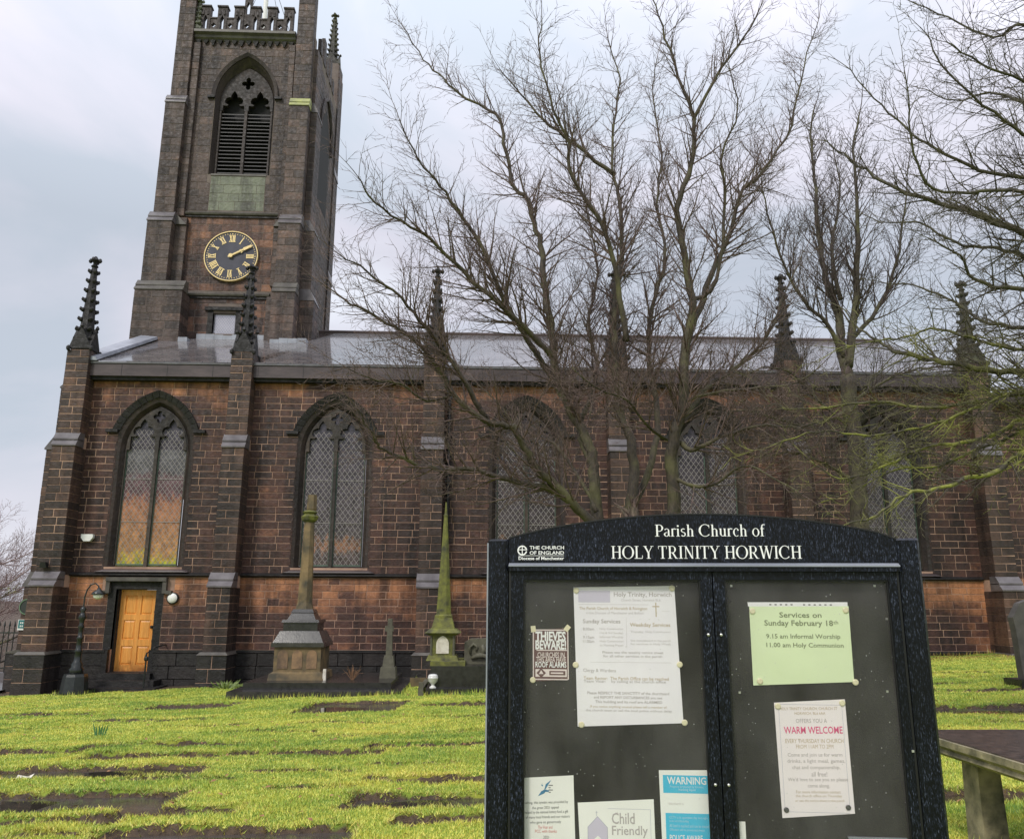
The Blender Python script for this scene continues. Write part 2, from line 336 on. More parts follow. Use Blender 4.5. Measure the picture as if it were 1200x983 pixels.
# ledger slabs sunk in the turf: centre x, centre y, length (x), width (y), turn (deg), material, grass lip height, label, part hidden by turf
SL = [(-8.1, -5.8, 2.1, .55, -10, 0, 'thin sunken ledger slab in the turf nearest the church lamp post'),
 (-5.5, -5.3, 1.7, .9, -8, 1, 'wet sunken grave slab in the grass straight in front of the second buttress from the left'),
 (-5.45, -7.25, 1.9, .5, -9, 0, 'narrow sunken slab with ragged soil edge just below the wet slab before the second buttress'),
 (-5.75, -10.3, 1.3, .55, -9, 0, 'short sunken slab at the left edge of the photo halfway down the lawn'),
 (-4.25, -10.15, 2.1, .4, -9, 0, 'long thin sunken slab across the middle of the left lawn'),
 (-4.0, -11.1, 1.7, .45, -8, 0, 'thin sunken slab directly below the long one in the middle of the left lawn'),
 (-5.5, -11.75, 1.0, .5, -8, 0, 'short sunken slab at the left photo edge above the big puddle'),
 (-4.1, -12.0, 2.2, .62, -8, 1, 'wet brown sunken slab with a pale dead leaf at its left end'),
 (-4.15, -13.45, 2.7, .78, -6, 1, 'largest wet grave slab at lower left, half under a sky-reflecting puddle'),
 (-3.7, -14.25, 1.3, .35, -6, 0, 'muddy sunken slab just below the puddled grave slab at lower left'),
 (-2.6, -14.1, 1.05, .4, -7, 0, 'small sunken slab right of the puddled grave slab'),
 (-1.95, -14.95, 1.9, .5, -5, 1, 'brown wet slab cut by the bottom edge of the photo left of the board'),
 (-2.1, -11.2, 1.9, .5, -9, 0, 'long dark-edged sunken slab in the middle of the lawn left of the notice board'),
 (-2.25, -6.4, 1.75, 1.9, -8, 1, 'broad wet flat grave slab just in front of the column monument steps'),
 (-.6, -11.0, 1.5, .4, -9, 0, 'thin sunken slab running behind the left post of the notice board'),
 (-.5, -13.05, 1.3, .36, -8, 0, 'narrow slab with green lip beside the board, second row from the bottom corner'),
 (-.5, -14.0, 1.3, .52, -5, 1, 'wet sunken slab with a red leaf at its corner beside the board'),
 (-.2, -14.7, .9, .36, -4, 0, 'lowest small sunken slab beside the left board post'),
 (-.4, -6.6, 1.2, .7, -8, 0, 'faint sunken slab in front of the dark chest tomb'),
 (8.6, -7.5, 2.4, .6, -12, 0, 'sunken slab right of the board in front of the grey headstone'),
 (7.2, -9.7, 2.4, 1.0, -12, 1, 'dark wet sunken slab right of the board in the middle of the lawn'),
 (4.3, -14.6, 1.6, .6, -6, 0, 'sunken muddy slab just behind the stone table tomb'),
 (6.3, -11.9, 1.9, .5, -10, 0, 'thin sunken slab between the dark wet slab and the table tomb at right'),
 (9.9, -4.6, 2.2, .5, -8, 0, 'faint sunken slab near the church wall right of the board'),
 (-9.2, -8.6, 1.8, .45, -9, 0, 'faint sunken slab far left in the upper lawn'),
 (6.0, -13.4, 1.6, .5, -8, 0, 'sunken slab behind the far right corner of the table tomb')]
SL = [(a, b, c, d*(.92 if g_ else .62), e, f, g) for a, b, c, d, e, f, g in SL for g_ in (f,)]
FUR = [(-7.5, -9.4, 1.6, .07, -9), (-3.0, -9.3, 1.4, .06, -9), (-6.8, -8.0, 1.2, .05, -9), (-1.6, -9.9, 1.2, .06, -9), (-2.0, -8.6, 1.5, .06, -9), (-.3, -8.3, 1.2, .06, -8), (-3.2, -12.6, 1.2, .05, -8), (-1.9, -12.4, 1.1, .06, -7),
 (-.7, -12.2, .9, .05, -7), (-1.6, -13.3, .8, .05, -7), (-.2, -10.0, 1.0, .05, -8), (-4.9, -14.7, 1.5, .07, -6), (-3.2, -14.75, .9, .05, -6), (-6.3, -12.6, 1.2, .07, -9), (8.2, -6.2, 2.0, .07, -10), (6.6, -8.6, 1.6, .07, -11), (7.5, -11.0, 2.0, .07, -10), (5.5, -12.7, 1.2, .06, -9), (9.5, -9.0, 1.6, .07, -10), (10.5, -5.6, 2, .06, -8), (-8.8, -7.2, 1.5, .06, -9), (-4.2, -8.3, 1.3, .05, -9)]
SA = np.array([(f_[0], f_[1], f_[2]/2, f_[3]/2, math.cos(R(f_[4])), math.sin(R(f_[4]))) for f_ in FUR]+[(s[0], s[1], s[2]/2, s[3]/2, math.cos(R(s[4])), math.sin(R(s[4]))) for s in SL])
def wav(x, y, s=1.):
    return np.sin(x*3.1*s+1.3*np.sin(y*2.3*s))*.5+np.sin(y*4.7*s+1.9*np.sin(x*5.1*s+2))*.3+np.sin((x*1.7-y*2.1)*4.3*s)*.2
def slabdist(x, y):
    """signed distance to the nearest sunken slab edge (negative inside)"""
    best = np.full(x.shape, 9.)
    jx = x+.05*wav(x, y, 2.7)+.02*wav(x, y, 9); jy = y+.045*wav(y+3, x, 2.9)+.02*wav(y, x, 9)
    for cx, cy, hx, hy, c, s in SA:
        dx = jx-cx; dy = jy-cy; u = np.abs(dx*c+dy*s)-hx; v = np.abs(-dx*s+dy*c)-hy
        d = np.where((u > 0) & (v > 0), np.hypot(u, v), np.maximum(u, v)); best = np.minimum(best, d)
    return best
def gza(x, y):
    tt = np.clip(-y/21.8, 0, 1.3); return .47+.040*np.clip(x, -16, 18)*(1-.3*tt)+.18*tt
def turfz(x, y):
    d = slabdist(x, y); lip = np.clip(d/.05, 0, 1)
    h = gza(x, y)+.018*wav(x, y, .45)+.012*wav(x, y, 1.6)
    near = np.clip((d+.02)/.35, 0, 1)
    return h+.012*(1-near)-.115*(1-lip), d
xs = np.concatenate([[-400, -200, -100, -60, -40, -28, -20, -16], np.arange(DX0, DX1, .075), [16, 18, 22, 30, 45, 70, 120, 220, 400]])
ys = np.concatenate([[-300, -120, -60, -40, -30, -24, -21], np.arange(DY0, DY1, .06), [0, 1.5, 4, 8, 12, 20, 35, 60, 110, 250, 600, 1200]])
X, Y = np.meshgrid(xs, ys); Z, D = turfz(X, Y)
nx, ny = len(xs), len(ys); vs = np.stack([X, Y, Z], -1).reshape(-1, 3)
i = np.arange(nx*ny).reshape(ny, nx); q = np.stack([i[:-1, :-1], i[:-1, 1:], i[1:, 1:], i[1:, :-1]], -1).reshape(-1, 4)
me = bpy.data.meshes.new('ground'); me.vertices.add(len(vs)); me.vertices.foreach_set('co', vs.ravel()); me.loops.add(q.size); me.loops.foreach_set('vertex_index', q.ravel().astype(np.int32))
me.polygons.add(len(q)); me.polygons.foreach_set('loop_start', np.arange(0, q.size, 4, dtype=np.int32)); me.update(calc_edges=True)
dirt = np.clip(1.3-D.ravel()/.07, 0, 1)
Yr, Xr = Y.ravel(), X.ravel()
dirt = np.maximum(dirt, np.clip((Yr+1.25+.12*wav(Xr, Yr, 1.2))/.25, 0, 1)*(Xr < 3))
at_ = me.attributes.new('dirt', 'FLOAT', 'POINT'); at_.data.foreach_set('value', dirt.astype(np.float32))
me.materials.append(MAT['turf']); me.polygons.foreach_set('use_smooth', [True]*len(me.polygons))
link('ground', me, kind='structure')
# paving at far left
b = MB(); b.add([(-60, -1.6, -.05), (-11.9, -1.35, .075), (-11.95, 1.2, .07), (-12.6, 3.0, .07), (-60, 5, -.05)], [(0, 1, 2, 3, 4)])
b.build('path', 'paving_grey', kind='structure')
for (cx, cy, lx, ly, rot, mt, lab) in SL:
    b = MB(); zc = gz(cx, cy)-.062; c, s = math.cos(R(rot)), math.sin(R(rot)); slope_x = .04*(1+.3*cy/21.8); slope_y = -.008
    def pt(u, v, dz):
        x = cx+u*c-v*s; y = cy+u*s+v*c; return (x, y, zc+dz+(x-cx)*slope_x+(y-cy)*slope_y)
    hx, hy = lx/2+.04, ly/2+.04
    v_ = [pt(u*hx*k_, w*hy*k_, dz) for dz, k_ in ((-.06, 1), (.0, 1), (.01, .97)) for u, w in ((-1, -1), (1, -1), (1, 1), (-1, 1))]
    b.add(v_, [(0, 3, 2, 1)]+[(k_*4+i_, k_*4+(i_+1) % 4, k_*4+4+(i_+1) % 4, k_*4+4+i_) for k_ in (0, 1) for i_ in range(4)]+[(8, 9, 10, 11)])
    tag(b.build('grave_slab', 'wet_slab_grey' if mt else 'wet_slab'), lab, 'grave slab', 'flat grave slabs sunk in the lawn')
# puddles: water lying in the sunken slabs
def puddle(cx, cy, rx, ry, seed):
    rnd = random.Random(seed); n = 28; p_ = []
    z0 = gz(cx, cy)-.043
    for i_ in range(n):
        a_ = 2*math.pi*i_/n; k_ = 1+.16*math.sin(a_*3+seed)+.1*math.sin(a_*5+2*seed)+rnd.uniform(-.04, .04)
        p_.append((cx+rx*k_*math.cos(a_), cy+ry*k_*math.sin(a_), z0))
    b = MB(); b.add(p_, [tuple(range(n))]); return b.build('water', 'puddle', kind='structure')
puddle(-4.35, -13.5, .62, .34, 1); puddle(-2.35, -6.7, .7, .5, 2); puddle(-3.6, -11.95, .8, .2, 3); puddle(-.55, -14.0, .5, .17, 4); puddle(7.6, -9.9, .7, .3, 5); puddle(-1.9, -15.0, .7, .16, 6); puddle(-3.9,-14.25,.4,.1,7)
# ---- grass blades
gx, gy = [], []
for dd_ in np.arange(3.2, 21.2, .4):
    w0 = -.70*dd_-1.6; w1 = .74*dd_+1.6; dens = 11500*(5/dd_)**1.45 if dd_ > 5 else 10000
    n = int((w1-w0)*.4*dens); gx.append(np.random.uniform(w0, w1, n)); gy.append(-21.8+dd_+np.random.uniform(0, .4, n))
gx = np.concatenate(gx); gy = np.concatenate(gy)
gzv, gd = turfz(gx, gy)
keep = (gd > .01+np.random.rand(len(gx))*.03) & ((gy < -1.1-.2*wav(gx, gy, 1.2)) | (gx > 3)) & (gx > -14) & (gy < -.05)
keep &= ~((gx > -5.1) & (gx < -1.55) & (gy > -4.5)) & ~((gx > -1.1) & (gx < .7) & (gy > -5.0)) & ~((gx < -11.7) & (gy > -1.7))
patch = wav(gx*.4, gy*1.6, .9)+wav(gx+5, gy-2, 2.1)*.5
keep &= np.random.rand(len(gx)) < np.clip(1.05-.15*patch, .5, 1)
gx, gy, gzv, gd = gx[keep], gy[keep], gzv[keep], gd[keep]; n = len(gx)
dist = gy+21.8; th = np.random.uniform(0, 2*math.pi, n); wd = (.0022+.00040*dist)*np.random.uniform(.7, 1.3, n)
hh = np.random.uniform(.010, .030, n)*(1+.25*wav(gx, gy, 1.1)); hh = np.where(gd < .07, hh*1.25, hh)
lean = np.random.uniform(0, .03, n); ph = np.random.uniform(0, 2*math.pi, n)
lean = np.where(gd < .07, lean+.02, lean)
v0 = np.stack([gx-np.cos(th)*wd, gy-np.sin(th)*wd, gzv-.008], -1); v1 = np.stack([gx+np.cos(th)*wd, gy+np.sin(th)*wd, gzv-.008], -1); v2 = np.stack([gx+np.cos(ph)*lean, gy+np.sin(ph)*lean, gzv+hh], -1)
vs = np.stack([v0, v1, v2], 1).reshape(-1, 3); 
# longer tufts left uncut round the feet of stones, lamp post and wall
ex = []
for (xa, xb, ya, yb, m_) in ((-5.1, -1.57, -4.52, -1.2, 620), (-1.1, .97, -5.03, -4.0, 420), (9.24, 10.48, -7.47, -6.9, 150), (-9.95, -9.3, -1.6, -.95, 90), (3.27, 3.49, -16.2, -15.96, 50), (3.27, 3.49, -17.6, -17.4, 50), (3.9, 14.2, -.17, -.16, 900)):
    for _ in range(m_):
        tt2 = random.random()*(2*(xb-xa)+2*(yb-ya)); w_ = xb-xa; h2 = yb-ya; o_ = random.uniform(.0, .07)
        if tt2 < w_: ex.append((xa+tt2, ya-o_))
        elif tt2 < w_+h2: ex.append((xb+o_, ya+tt2-w_))
        elif tt2 < 2*w_+h2: ex.append((xa+tt2-w_-h2, ya-o_))
        else: ex.append((xa-o_, ya+tt2-2*w_-h2))
ex = np.array(ex); ez = turfz(ex[:, 0], ex[:, 1])[0]; m = len(ex); eh = np.random.uniform(.035, .13, m); ea = np.random.uniform(0, 6.28, m); el = np.random.uniform(0, .06, m)
E0 = np.stack([ex[:, 0]-np.cos(ea)*.007, ex[:, 1]-np.sin(ea)*.007, ez-.01], -1); E1 = np.stack([ex[:, 0]+np.cos(ea)*.007, ex[:, 1]+np.sin(ea)*.007, ez-.01], -1); E2 = np.stack([ex[:, 0]+np.sin(ea)*el, ex[:, 1]-np.cos(ea)*el, ez+eh], -1)
v0 = np.concatenate([v0, E0]); v1 = np.concatenate([v1, E1]); v2 = np.concatenate([v2, E2]); gd = np.concatenate([gd, np.full(m, .3)]); gx = np.concatenate([gx, ex[:, 0]]); gy = np.concatenate([gy, ex[:, 1]]); n = n+m
vs = np.stack([v0, v1, v2], 1).reshape(-1, 3); me = bpy.data.meshes.new('grass'); me.vertices.add(3*n); me.vertices.foreach_set('co', vs.ravel()); me.loops.add(3*n); me.loops.foreach_set('vertex_index', np.arange(3*n, dtype=np.int32))
me.polygons.add(n); me.polygons.foreach_set('loop_start', np.arange(0, 3*n, 3, dtype=np.int32)); me.update(calc_edges=True)
A = me.attributes.new('tone', 'FLOAT', 'FACE'); A.data.foreach_set('value', np.random.rand(n).astype(np.float32))
dry = np.clip((.085-gd)/.06, 0, 1)*(np.random.rand(n) < .62)*np.random.uniform(.4, 1, n); dry = np.maximum(dry, (np.random.rand(n) < .75*np.clip((gy+2.2)/1.5, 0, 1)*(gx > 3))*.9)
dry = np.maximum(dry, (np.random.rand(n) < .05+.12*np.clip(wav(gx-2, gy+7, .8)-.35, 0, 1))*.85)
A = me.attributes.new('dry', 'FLOAT', 'FACE'); A.data.foreach_set('value', dry.astype(np.float32))
me.materials.append(MAT['grass_blade']); go = link('grass', me, kind='stuff'); tag(go, 'short bright green and yellow grass growing over the churchyard', 'grass')
# fallen leaves
b = MB()
for k_ in range(850):
    dd_ = random.uniform(4.5, 21); x = random.uniform(-.66, .7)*dd_; y = -21.8+dd_
    if y > -1.2 and x < 3: continue
    z_ = float(turfz(np.array([x]), np.array([y]))[0][0])+.03; r_ = random.uniform(.018, .04); a_ = random.uniform(0, 6.3); tl = random.uniform(-.012, .012)
    b.add([(x+r_*math.cos(a_), y+r_*math.sin(a_), z_+tl), (x-r_*.5*math.sin(a_), y+r_*.5*math.cos(a_), z_+.01), (x-r_*math.cos(a_), y-r_*math.sin(a_), z_-tl), (x+r_*.5*math.sin(a_), y-r_*.5*math.cos(a_), z_)], [(0, 1, 2, 3)])
lf = b.build('fallen_leaves', 'fallen_leaf', kind='stuff'); tag(lf, 'small brown fallen leaves scattered over the lawn', 'leaves')
# a larger pale leaf on the wet slab
x, y = -4.95, -12.15; z_ = gz(x, y)-.03
b = MB(); b.add([(x-.07, y-.05, z_), (x, y-.08, z_+.03), (x+.08, y-.03, z_+.01), (x+.09, y+.05, z_+.06), (x, y+.09, z_+.02), (x-.08, y+.04, z_+.05), (x, y, z_+.015)], [(0, 1, 6), (1, 2, 6), (2, 3, 6), (3, 4, 6), (4, 5, 6), (5, 0, 6)])
tag(b.build('dead_leaf', 'plaque_white'), 'curled pale pinkish dead leaf lying on a wet sunken slab', 'leaf')
# daffodil shoots
t_ = thing('daffodil_shoots', 'small tuft of blue-green daffodil leaves in the left lawn', 'plant', (-5.55, -9.0, gz(-5.55, -9.0)))
for k_ in range(11):
    a_ = random.uniform(0, 6.3); r_ = random.uniform(0, .07); x, y = -5.55+r_*math.cos(a_), -9+r_*math.sin(a_); h_ = random.uniform(.10, .19); z_ = gz(x, y)
    b = MB(); b.add([(x-.008, y, z_), (x+.008, y, z_), (x+.01+.15*(x+5.55)*3, y+.01, z_+h_*.6), (x-.006+.15*(x+5.55)*3, y, z_+h_*.6), (x+(x+5.55)*.8, y, z_+h_)], [(0, 1, 2, 3), (3, 2, 4)]); b.build('leaf', 'daffodil_leaf', t_)

# ================================================================== CHURCH
CH = thing('church', 'large blackened sandstone church with clock tower, buttresses, pinnacles and wet slate roof', 'church', (0, 4, .4))
WALLX0, WALLX1, EZ = -10.95, 14.3, 8.14
STONES = []      # (area weight, verts, faces, material, tone)
def stone_box(x0, x1, y0, y1, z0, z1, mat, axis='y', weight=1.):
    """a dressed block with chamfered face; y0 is the outward face"""
    c = .008; j = random.uniform(-.0045, .0045); tn = random.random()
    if axis == 'y':
        yf = y0+j; t1, t2 = random.uniform(-.003, .003), random.uniform(-.003, .003)
        v = [(x0, y1, z0), (x1, y1, z0), (x1, y1, z1), (x0, y1, z1), (x0, yf+c, z0), (x1, yf+c, z0), (x1, yf+c, z1), (x0, yf+c, z1),
             (x0+c, yf+t1, z0+c), (x1-c, yf+t2, z0+c), (x1-c, yf-t1, z1-c), (x0+c, yf-t2, z1-c)]
    else:            # outward face at +X = x1
        xf = x1+j
        v = [(x0, y0, z0), (x0, y1, z0), (x0, y1, z1), (x0, y0, z1), (xf-c, y0, z0), (xf-c, y1, z0), (xf-c, y1, z1), (xf-c, y0, z1),
             (xf, y0+c, z0+c), (xf, y1-c, z0+c), (xf, y1-c, z1-c), (xf, y0+c, z1-c)]
    f = [(4+i, 4+(i+1) % 4, 8+(i+1) % 4, 8+i) for i in range(4)]+[(8, 9, 10, 11)]+[(i, (i+1) % 4, 4+(i+1) % 4, 4+i) for i in range(4)]
    d = math.hypot((x0+x1)/2-CAM.x, (y0+21.8)); area = (x1-x0 if axis == 'y' else .3*(y1-y0))*(z1-z0)/d/d*weight
    STONES.append((area, v, f, mat, tn))
def courses(x0, x1, z0, z1, y, mat, h=.19, lmin=.28, lmax=.62, forbid=None, gap=.013, weight=1., depth=.05):
    n = max(1, round((z1-z0)/h)); hh_ = [(z1-z0)/n*random.uniform(.93, 1.07) for _ in range(n)]; sc = (z1-z0)/sum(hh_); z = z0
    for ci in range(n):
        zt = z+hh_[ci]*sc; segs = [(x0, x1)]
        if forbid:
            for a_, b_ in forbid(z, zt):
                ns = []
                for s0, s1 in segs:
                    if b_ <= s0 or a_ >= s1: ns.append((s0, s1)); continue
                    if a_ > s0: ns.append((s0, a_))
                    if b_ < s1: ns.append((b_, s1))
                segs = ns
        for s0, s1 in segs:
            if s1-s0 < .05: continue
            x = s0; ofs = random.uniform(.4, 1)
            while x < s1-.001:
                l = random.uniform(lmin, lmax)*(ofs if x == s0 else 1)
                if s1-(x+l) < lmin*.6: l = s1-x
                stone_box(x+gap/2, min(s1, x+l)-gap/2, y-.009, y+depth, z+gap/2, zt-gap/2, mat, weight=weight); x += l
        z = zt
def coursesX(y0, y1, z0, z1, x, mat, h=.28, lmin=.3, lmax=.7, gap=.014):
    n = max(1, round((z1-z0)/h)); z = z0; hh_ = (z1-z0)/n
    for ci in range(n):
        y = y0; ofs = random.uniform(.4, 1)
        while y < y1-.001:
            l = random.uniform(lmin, lmax)*(ofs if y == y0 else 1)
            if y1-(y+l) < lmin*.6: l = y1-y
            stone_box(x-.05, x+.008, y+gap/2, y+l-gap/2, z+gap/2, z+hh_-gap/2, mat, 'x'); y += l
        z += hh_
def arch(cx, a, zs, h, n=14):
    """pointed two-centred arch from right spring over the apex to the left spring"""
    Rr = (h*h+a*a)/(2*a); pts = []
    th = math.atan2(h, a-(a-Rr)) if False else math.acos(max(-1, min(1, (Rr-a)/Rr)))
    for i_ in range(n+1):
        t_ = th*i_/n; pts.append((cx+(a-Rr)+Rr*math.cos(t_), zs+Rr*math.sin(t_)))
    left = [(2*cx-x, z) for x, z in reversed(pts[:-1])]
    return pts+left
def hood(cx, Rr, n=8):
    t0, t1 = math.asin(.50/Rr), math.acos(.444/Rr); p = [(cx-.444+Rr*math.cos(t0+(t1-t0)*i/n), SPR+Rr*math.sin(t0+(t1-t0)*i/n)) for i in range(n+1)]
    return p+[(2*cx-x, z) for x, z in reversed(p[:-1])]
def arch_hw(a, zs, h, z):
    if z <= zs: return a
    if z >= zs+h: return 0
    Rr = (h*h+a*a)/(2*a); return max(0, (a-Rr)+math.sqrt(max(0, Rr*Rr-(z-zs)**2)))
WIN = [-8.81, -4.0, 1.2, 6.2, 11.17]; SILL = 3.12; SPR = 6.25
BUT = [-6.55, -1.33, 3.69, 8.52]
DOORX0, DOORX1 = -9.42, -8.40
# ---- wall backing with openings
def wallb(b):
    holes = [list(reversed([(cx-1.04, SILL), (cx+1.04, SILL)]+arch(cx, 1.04, SPR, 1.416))) for cx in WIN]
    holes.append([(DOORX0, .45), (DOORX0, 2.56), (DOORX1, 2.56), (DOORX1, .45)])
    b.prismY([(WALLX0, -.6), (WALLX1, -.6), (WALLX1, EZ), (WALLX0, EZ)], 0, .3, holes)
wall = P('wall', 'mortar', CH, wallb)
def forb(z0, z1):
    o = []
    for cx in WIN:
        if z1 > SILL-.02:
            w = max(arch_hw(1.0, SPR, 1.374, z0), 0)
            if w > 0: o.append((cx-w, cx+w))
    if z0 < 2.86: o.append((-9.62, -8.2)) if z0 > 0 else None
    if z0 > 2.45 and z1 < 2.9: o.append((-9.78, -7.95))
    for bx in BUT: o.append((bx-.26, bx+.26))
    o.append((-11, -10.75)); o.append((13.6, 14.3))
    return o
courses(WALLX0, WALLX1, 1.05, 2.86, 0, 'wall_stone', forbid=forb)
courses(WALLX0, WALLX1, 2.97, 8.12, 0, 'wall_stone', forbid=forb, h=.192)
# plinth
def fp(z0, z1): return [(-9.55, -8.28)]+[(bx-.34, bx+.34) for bx in BUT]
courses(-10.6, 14.2, .0, .98, -.12, 'plinth_stone', h=.33, lmin=.5, lmax=1.0, forbid=fp, depth=.12)
for a_, b_ in ((-10.6, -9.5), (-8.3, -6.9), (-6.2, -1.68), (-.98, 3.34), (4.04, 8.17), (8.87, 13.4)):
    box('plinth_cap', 'plinth_stone', CH, a_, b_, -.15, .04, .985, 1.045)
# string course in sections between the buttresses
for a_, b_ in ((-10.75, -6.84), (-6.26, -1.62), (-1.04, 3.4), (3.98, 8.23), (8.81, 13.5)):
    P('string_course', 'black_stone', CH, lambda b: b.add([(x, y, z) for x in (a_, b_) for y, z in ((.0, 2.865), (-.05, 2.875), (-.11, 2.905), (-.11, 2.935), (.0, 2.985))],
        [(0, 1, 2, 3, 4), (9, 8, 7, 6, 5)]+[(i_, i_+5, (i_+1) % 5+5, (i_+1) % 5) for i_ in range(5)]))
# ---- buttresses
def weather(b, x0, x1, yo, yi, z0, z1, m=0):
    """two-tier sloped set-off"""
    zm = (z0+z1)/2; ym = (yo+yi)/2
    for (ya, yb, za, zb, e_) in ((yo-.03, ym, z0, zm, .02), (ym-.03, yi, zm-.02, z1, .02)):
        v = [(x, y, z) for x in (x0-e_, x1+e_) for y, z in ((ya, za), (ya, za+.035), (yb+.01, zb), (yi+.25, zb), (yi+.25, za))]
        b.add(v, [(0, 1, 2, 3, 4), (9, 8, 7, 6, 5)]+[(i_, i_+5, (i_+1) % 5+5, (i_+1) % 5) for i_ in range(5)], m)
def bcourse(x0, x1, yf, yb, z0, z1, mat, h=.2, w=1., gap=.013):
    n = max(1, round((z1-z0)/h)); hh_ = (z1-z0)/n
    for i_ in range(n):
        za, zb = z0+i_*hh_+gap/2, z0+(i_+1)*hh_-gap/2
        wdt = x1-x0
        if wdt > .5 and (i_ % 2 or random.random() < .3): sp = [x0, x0+wdt*random.uniform(.35, .65), x1]
        else: sp = [x0, x1]
        if wdt > 1.: sp = [x0, x0+wdt*random.uniform(.25, .4), x0+wdt*random.uniform(.6, .75), x1]
        for p_, q_ in zip(sp[:-1], sp[1:]): stone_box(p_+(gap/2 if p_ > x0 else 0), q_-(gap/2 if q_ < x1 else 0), yf, yb, za, zb, mat, weight=w)
PROJ = (-.95, -.82, -.60, -.45)
def buttress(cx, w=.58, wp=.72, y0=0, mat='buttress_stone', cols=None):
    B = bpy.data.objects.new('buttress', None); COL.objects.link(B); B.parent = CH; B.matrix_parent_inverse = Matrix.Translation(-parent_loc(CH))
    x0, x1 = cx-w/2, cx+w/2; g = .009
    P('core', 'mortar', B, lambda b: (b.box(cx-wp/2+g, cx+wp/2-g, y0+PROJ[0]+g, y0+.02, -.3, .97), b.box(x0+g, x1-g, y0+PROJ[1]+g, y0+.02, .97, 2.6), b.box(x0+g, x1-g, y0+PROJ[2]+g, y0+.02, 2.6, 6.22), b.box(x0+g, x1-g, y0+PROJ[3]+g, y0+.12, 6.22, 8.86)))
    bcourse(cx-wp/2, cx+wp/2, y0+PROJ[0], y0, 0, .97, 'plinth_stone', .33)
    bcourse(x0, x1, y0+PROJ[1], y0, 1.03, 2.6, mat); bcourse(x0, x1, y0+PROJ[2], y0, 2.9, 6.2, mat); bcourse(x0, x1, y0+PROJ[3], y0+.1, 6.5, 8.86, mat)
    P('plinth_cap', 'grey_green_ledge', B, lambda b: b.frus(cx, y0+PROJ[0]/2, .972, 1.04, wp+.04, w+.04, -PROJ[0]+.04, -PROJ[1]+.04))
    P('set_off', 'weathering_stone', B, lambda b: weather(b, x0, x1, y0+PROJ[1], y0+PROJ[2], 2.6, 2.98))
    P('set_off', 'weathering_stone', B, lambda b: weather(b, x0, x1, y0+PROJ[2], y0+PROJ[3], 6.2, 6.58))
    return B
def pinnacle(cx, cy, w, z0, ztop, mat='black_stone', rows=8, name='pinnacle', gab=.62):
    Pn = bpy.data.objects.new(name, None); COL.objects.link(Pn); Pn.parent = CH; Pn.matrix_parent_inverse = Matrix.Translation(-parent_loc(CH))
    h = w/2
    def gablets(b):
        b.box(cx-h+.003, cx+h-.003, cy-h+.003, cy+h-.003, z0-.02, z0+.06)
        for k_ in range(4):
            c, s = (1, 0, -1, 0)[k_], (0, 1, 0, -1)[k_]
            tri = [(-h-.025, 0), (h+.025, 0), (h+.025, .05), (0, gab), (-h-.025, .05)]
            v = []
            for dep in (h+.018, h-.06):
                for u, z in tri: v.append((cx+u*c-(-dep)*(-s) if False else cx+u*c+dep*s, cy+u*s-dep*c, z0+z))
            b.add(v, [(0, 1, 2, 3, 4), (9, 8, 7, 6, 5)]+[(i_, (i_+1) % 5, (i_+1) % 5+5, i_+5) for i_ in range(5)])
            # little knobs at gable feet and tip
            b.lathe(cx+(h+.05)*c+(h+.02)*s, cy+(h+.05)*s-(h+.02)*c, [(.02, z0-.08), (.055, z0-.04), (.06, z0+.02), (.02, z0+.07)], 6)
            b.lathe(cx+(h+.02)*s, cy-(h+.02)*c, [(.02, z0+gab-.04), (.06, z0+gab+.01), (.02, z0+gab+.09)], 6)
    P('gablets', mat, Pn, gablets)
    zs = z0+.1; hb = h*.66; ht = .055
    P('spire', mat, Pn, lambda b: b.lathe(cx, cy, [(hb*1.25, zs), (ht*1.3, ztop-.32), (ht*.9, ztop-.28)], 8, math.pi/8))
    def crk(b):
        for k_ in range(rows):
            f_ = (k_+.6)/rows; z = zs+(ztop-.35-zs)*f_; r_ = hb*(1-f_)+ht*f_
            for q_ in range(4):
                a_ = math.pi/4+q_*math.pi/2; o_ = r_*1.2
                x, y = cx+o_*math.cos(a_), cy+o_*math.sin(a_); ox, oy = math.cos(a_), math.sin(a_); s_ = .052*(1.2-.35*f_)
                b.lathe(x+ox*s_*.4, y+oy*s_*.4, [(s_*.5, z-.03), (s_*1.25, z+.015), (s_*1.3, z+.05), (s_*.5, z+.09)], 6)
                b.lathe(x+ox*s_*1.5, y+oy*s_*1.5, [(s_*.35, z+.0), (s_*.75, z+.04), (s_*.35, z+.1)], 5)
    P('crockets', mat, Pn, crk, kind='stuff')
    def fin(b):
        b.lathe(cx, cy, [(.05, ztop-.32), (.10, ztop-.26), (.05, ztop-.2), (.06, ztop-.14), (.13, ztop-.08), (.07, ztop-.02), (.03, ztop+.04)], 8)
        for q_ in range(4):
            a_ = q_*math.pi/2; b.lathe(cx+.13*math.cos(a_), cy+.13*math.sin(a_), [(.03, ztop-.15), (.06, ztop-.1), (.03, ztop-.03)], 6)
    P('finial', mat, Pn, fin)
    return Pn
for cx in BUT: buttress(cx); pinnacle(cx, -.17, .52, 8.87, 11.5)
buttress(-10.92, .6, .72); pinnacle(-10.9, -.18, .52, 8.9, 11.62, 'tower_dark' if False else 'black_stone')
buttress(13.82, .6, .74); pinnacle(13.82, -.17, .54, 8.87, 11.4, 'mossy_dark_stone')
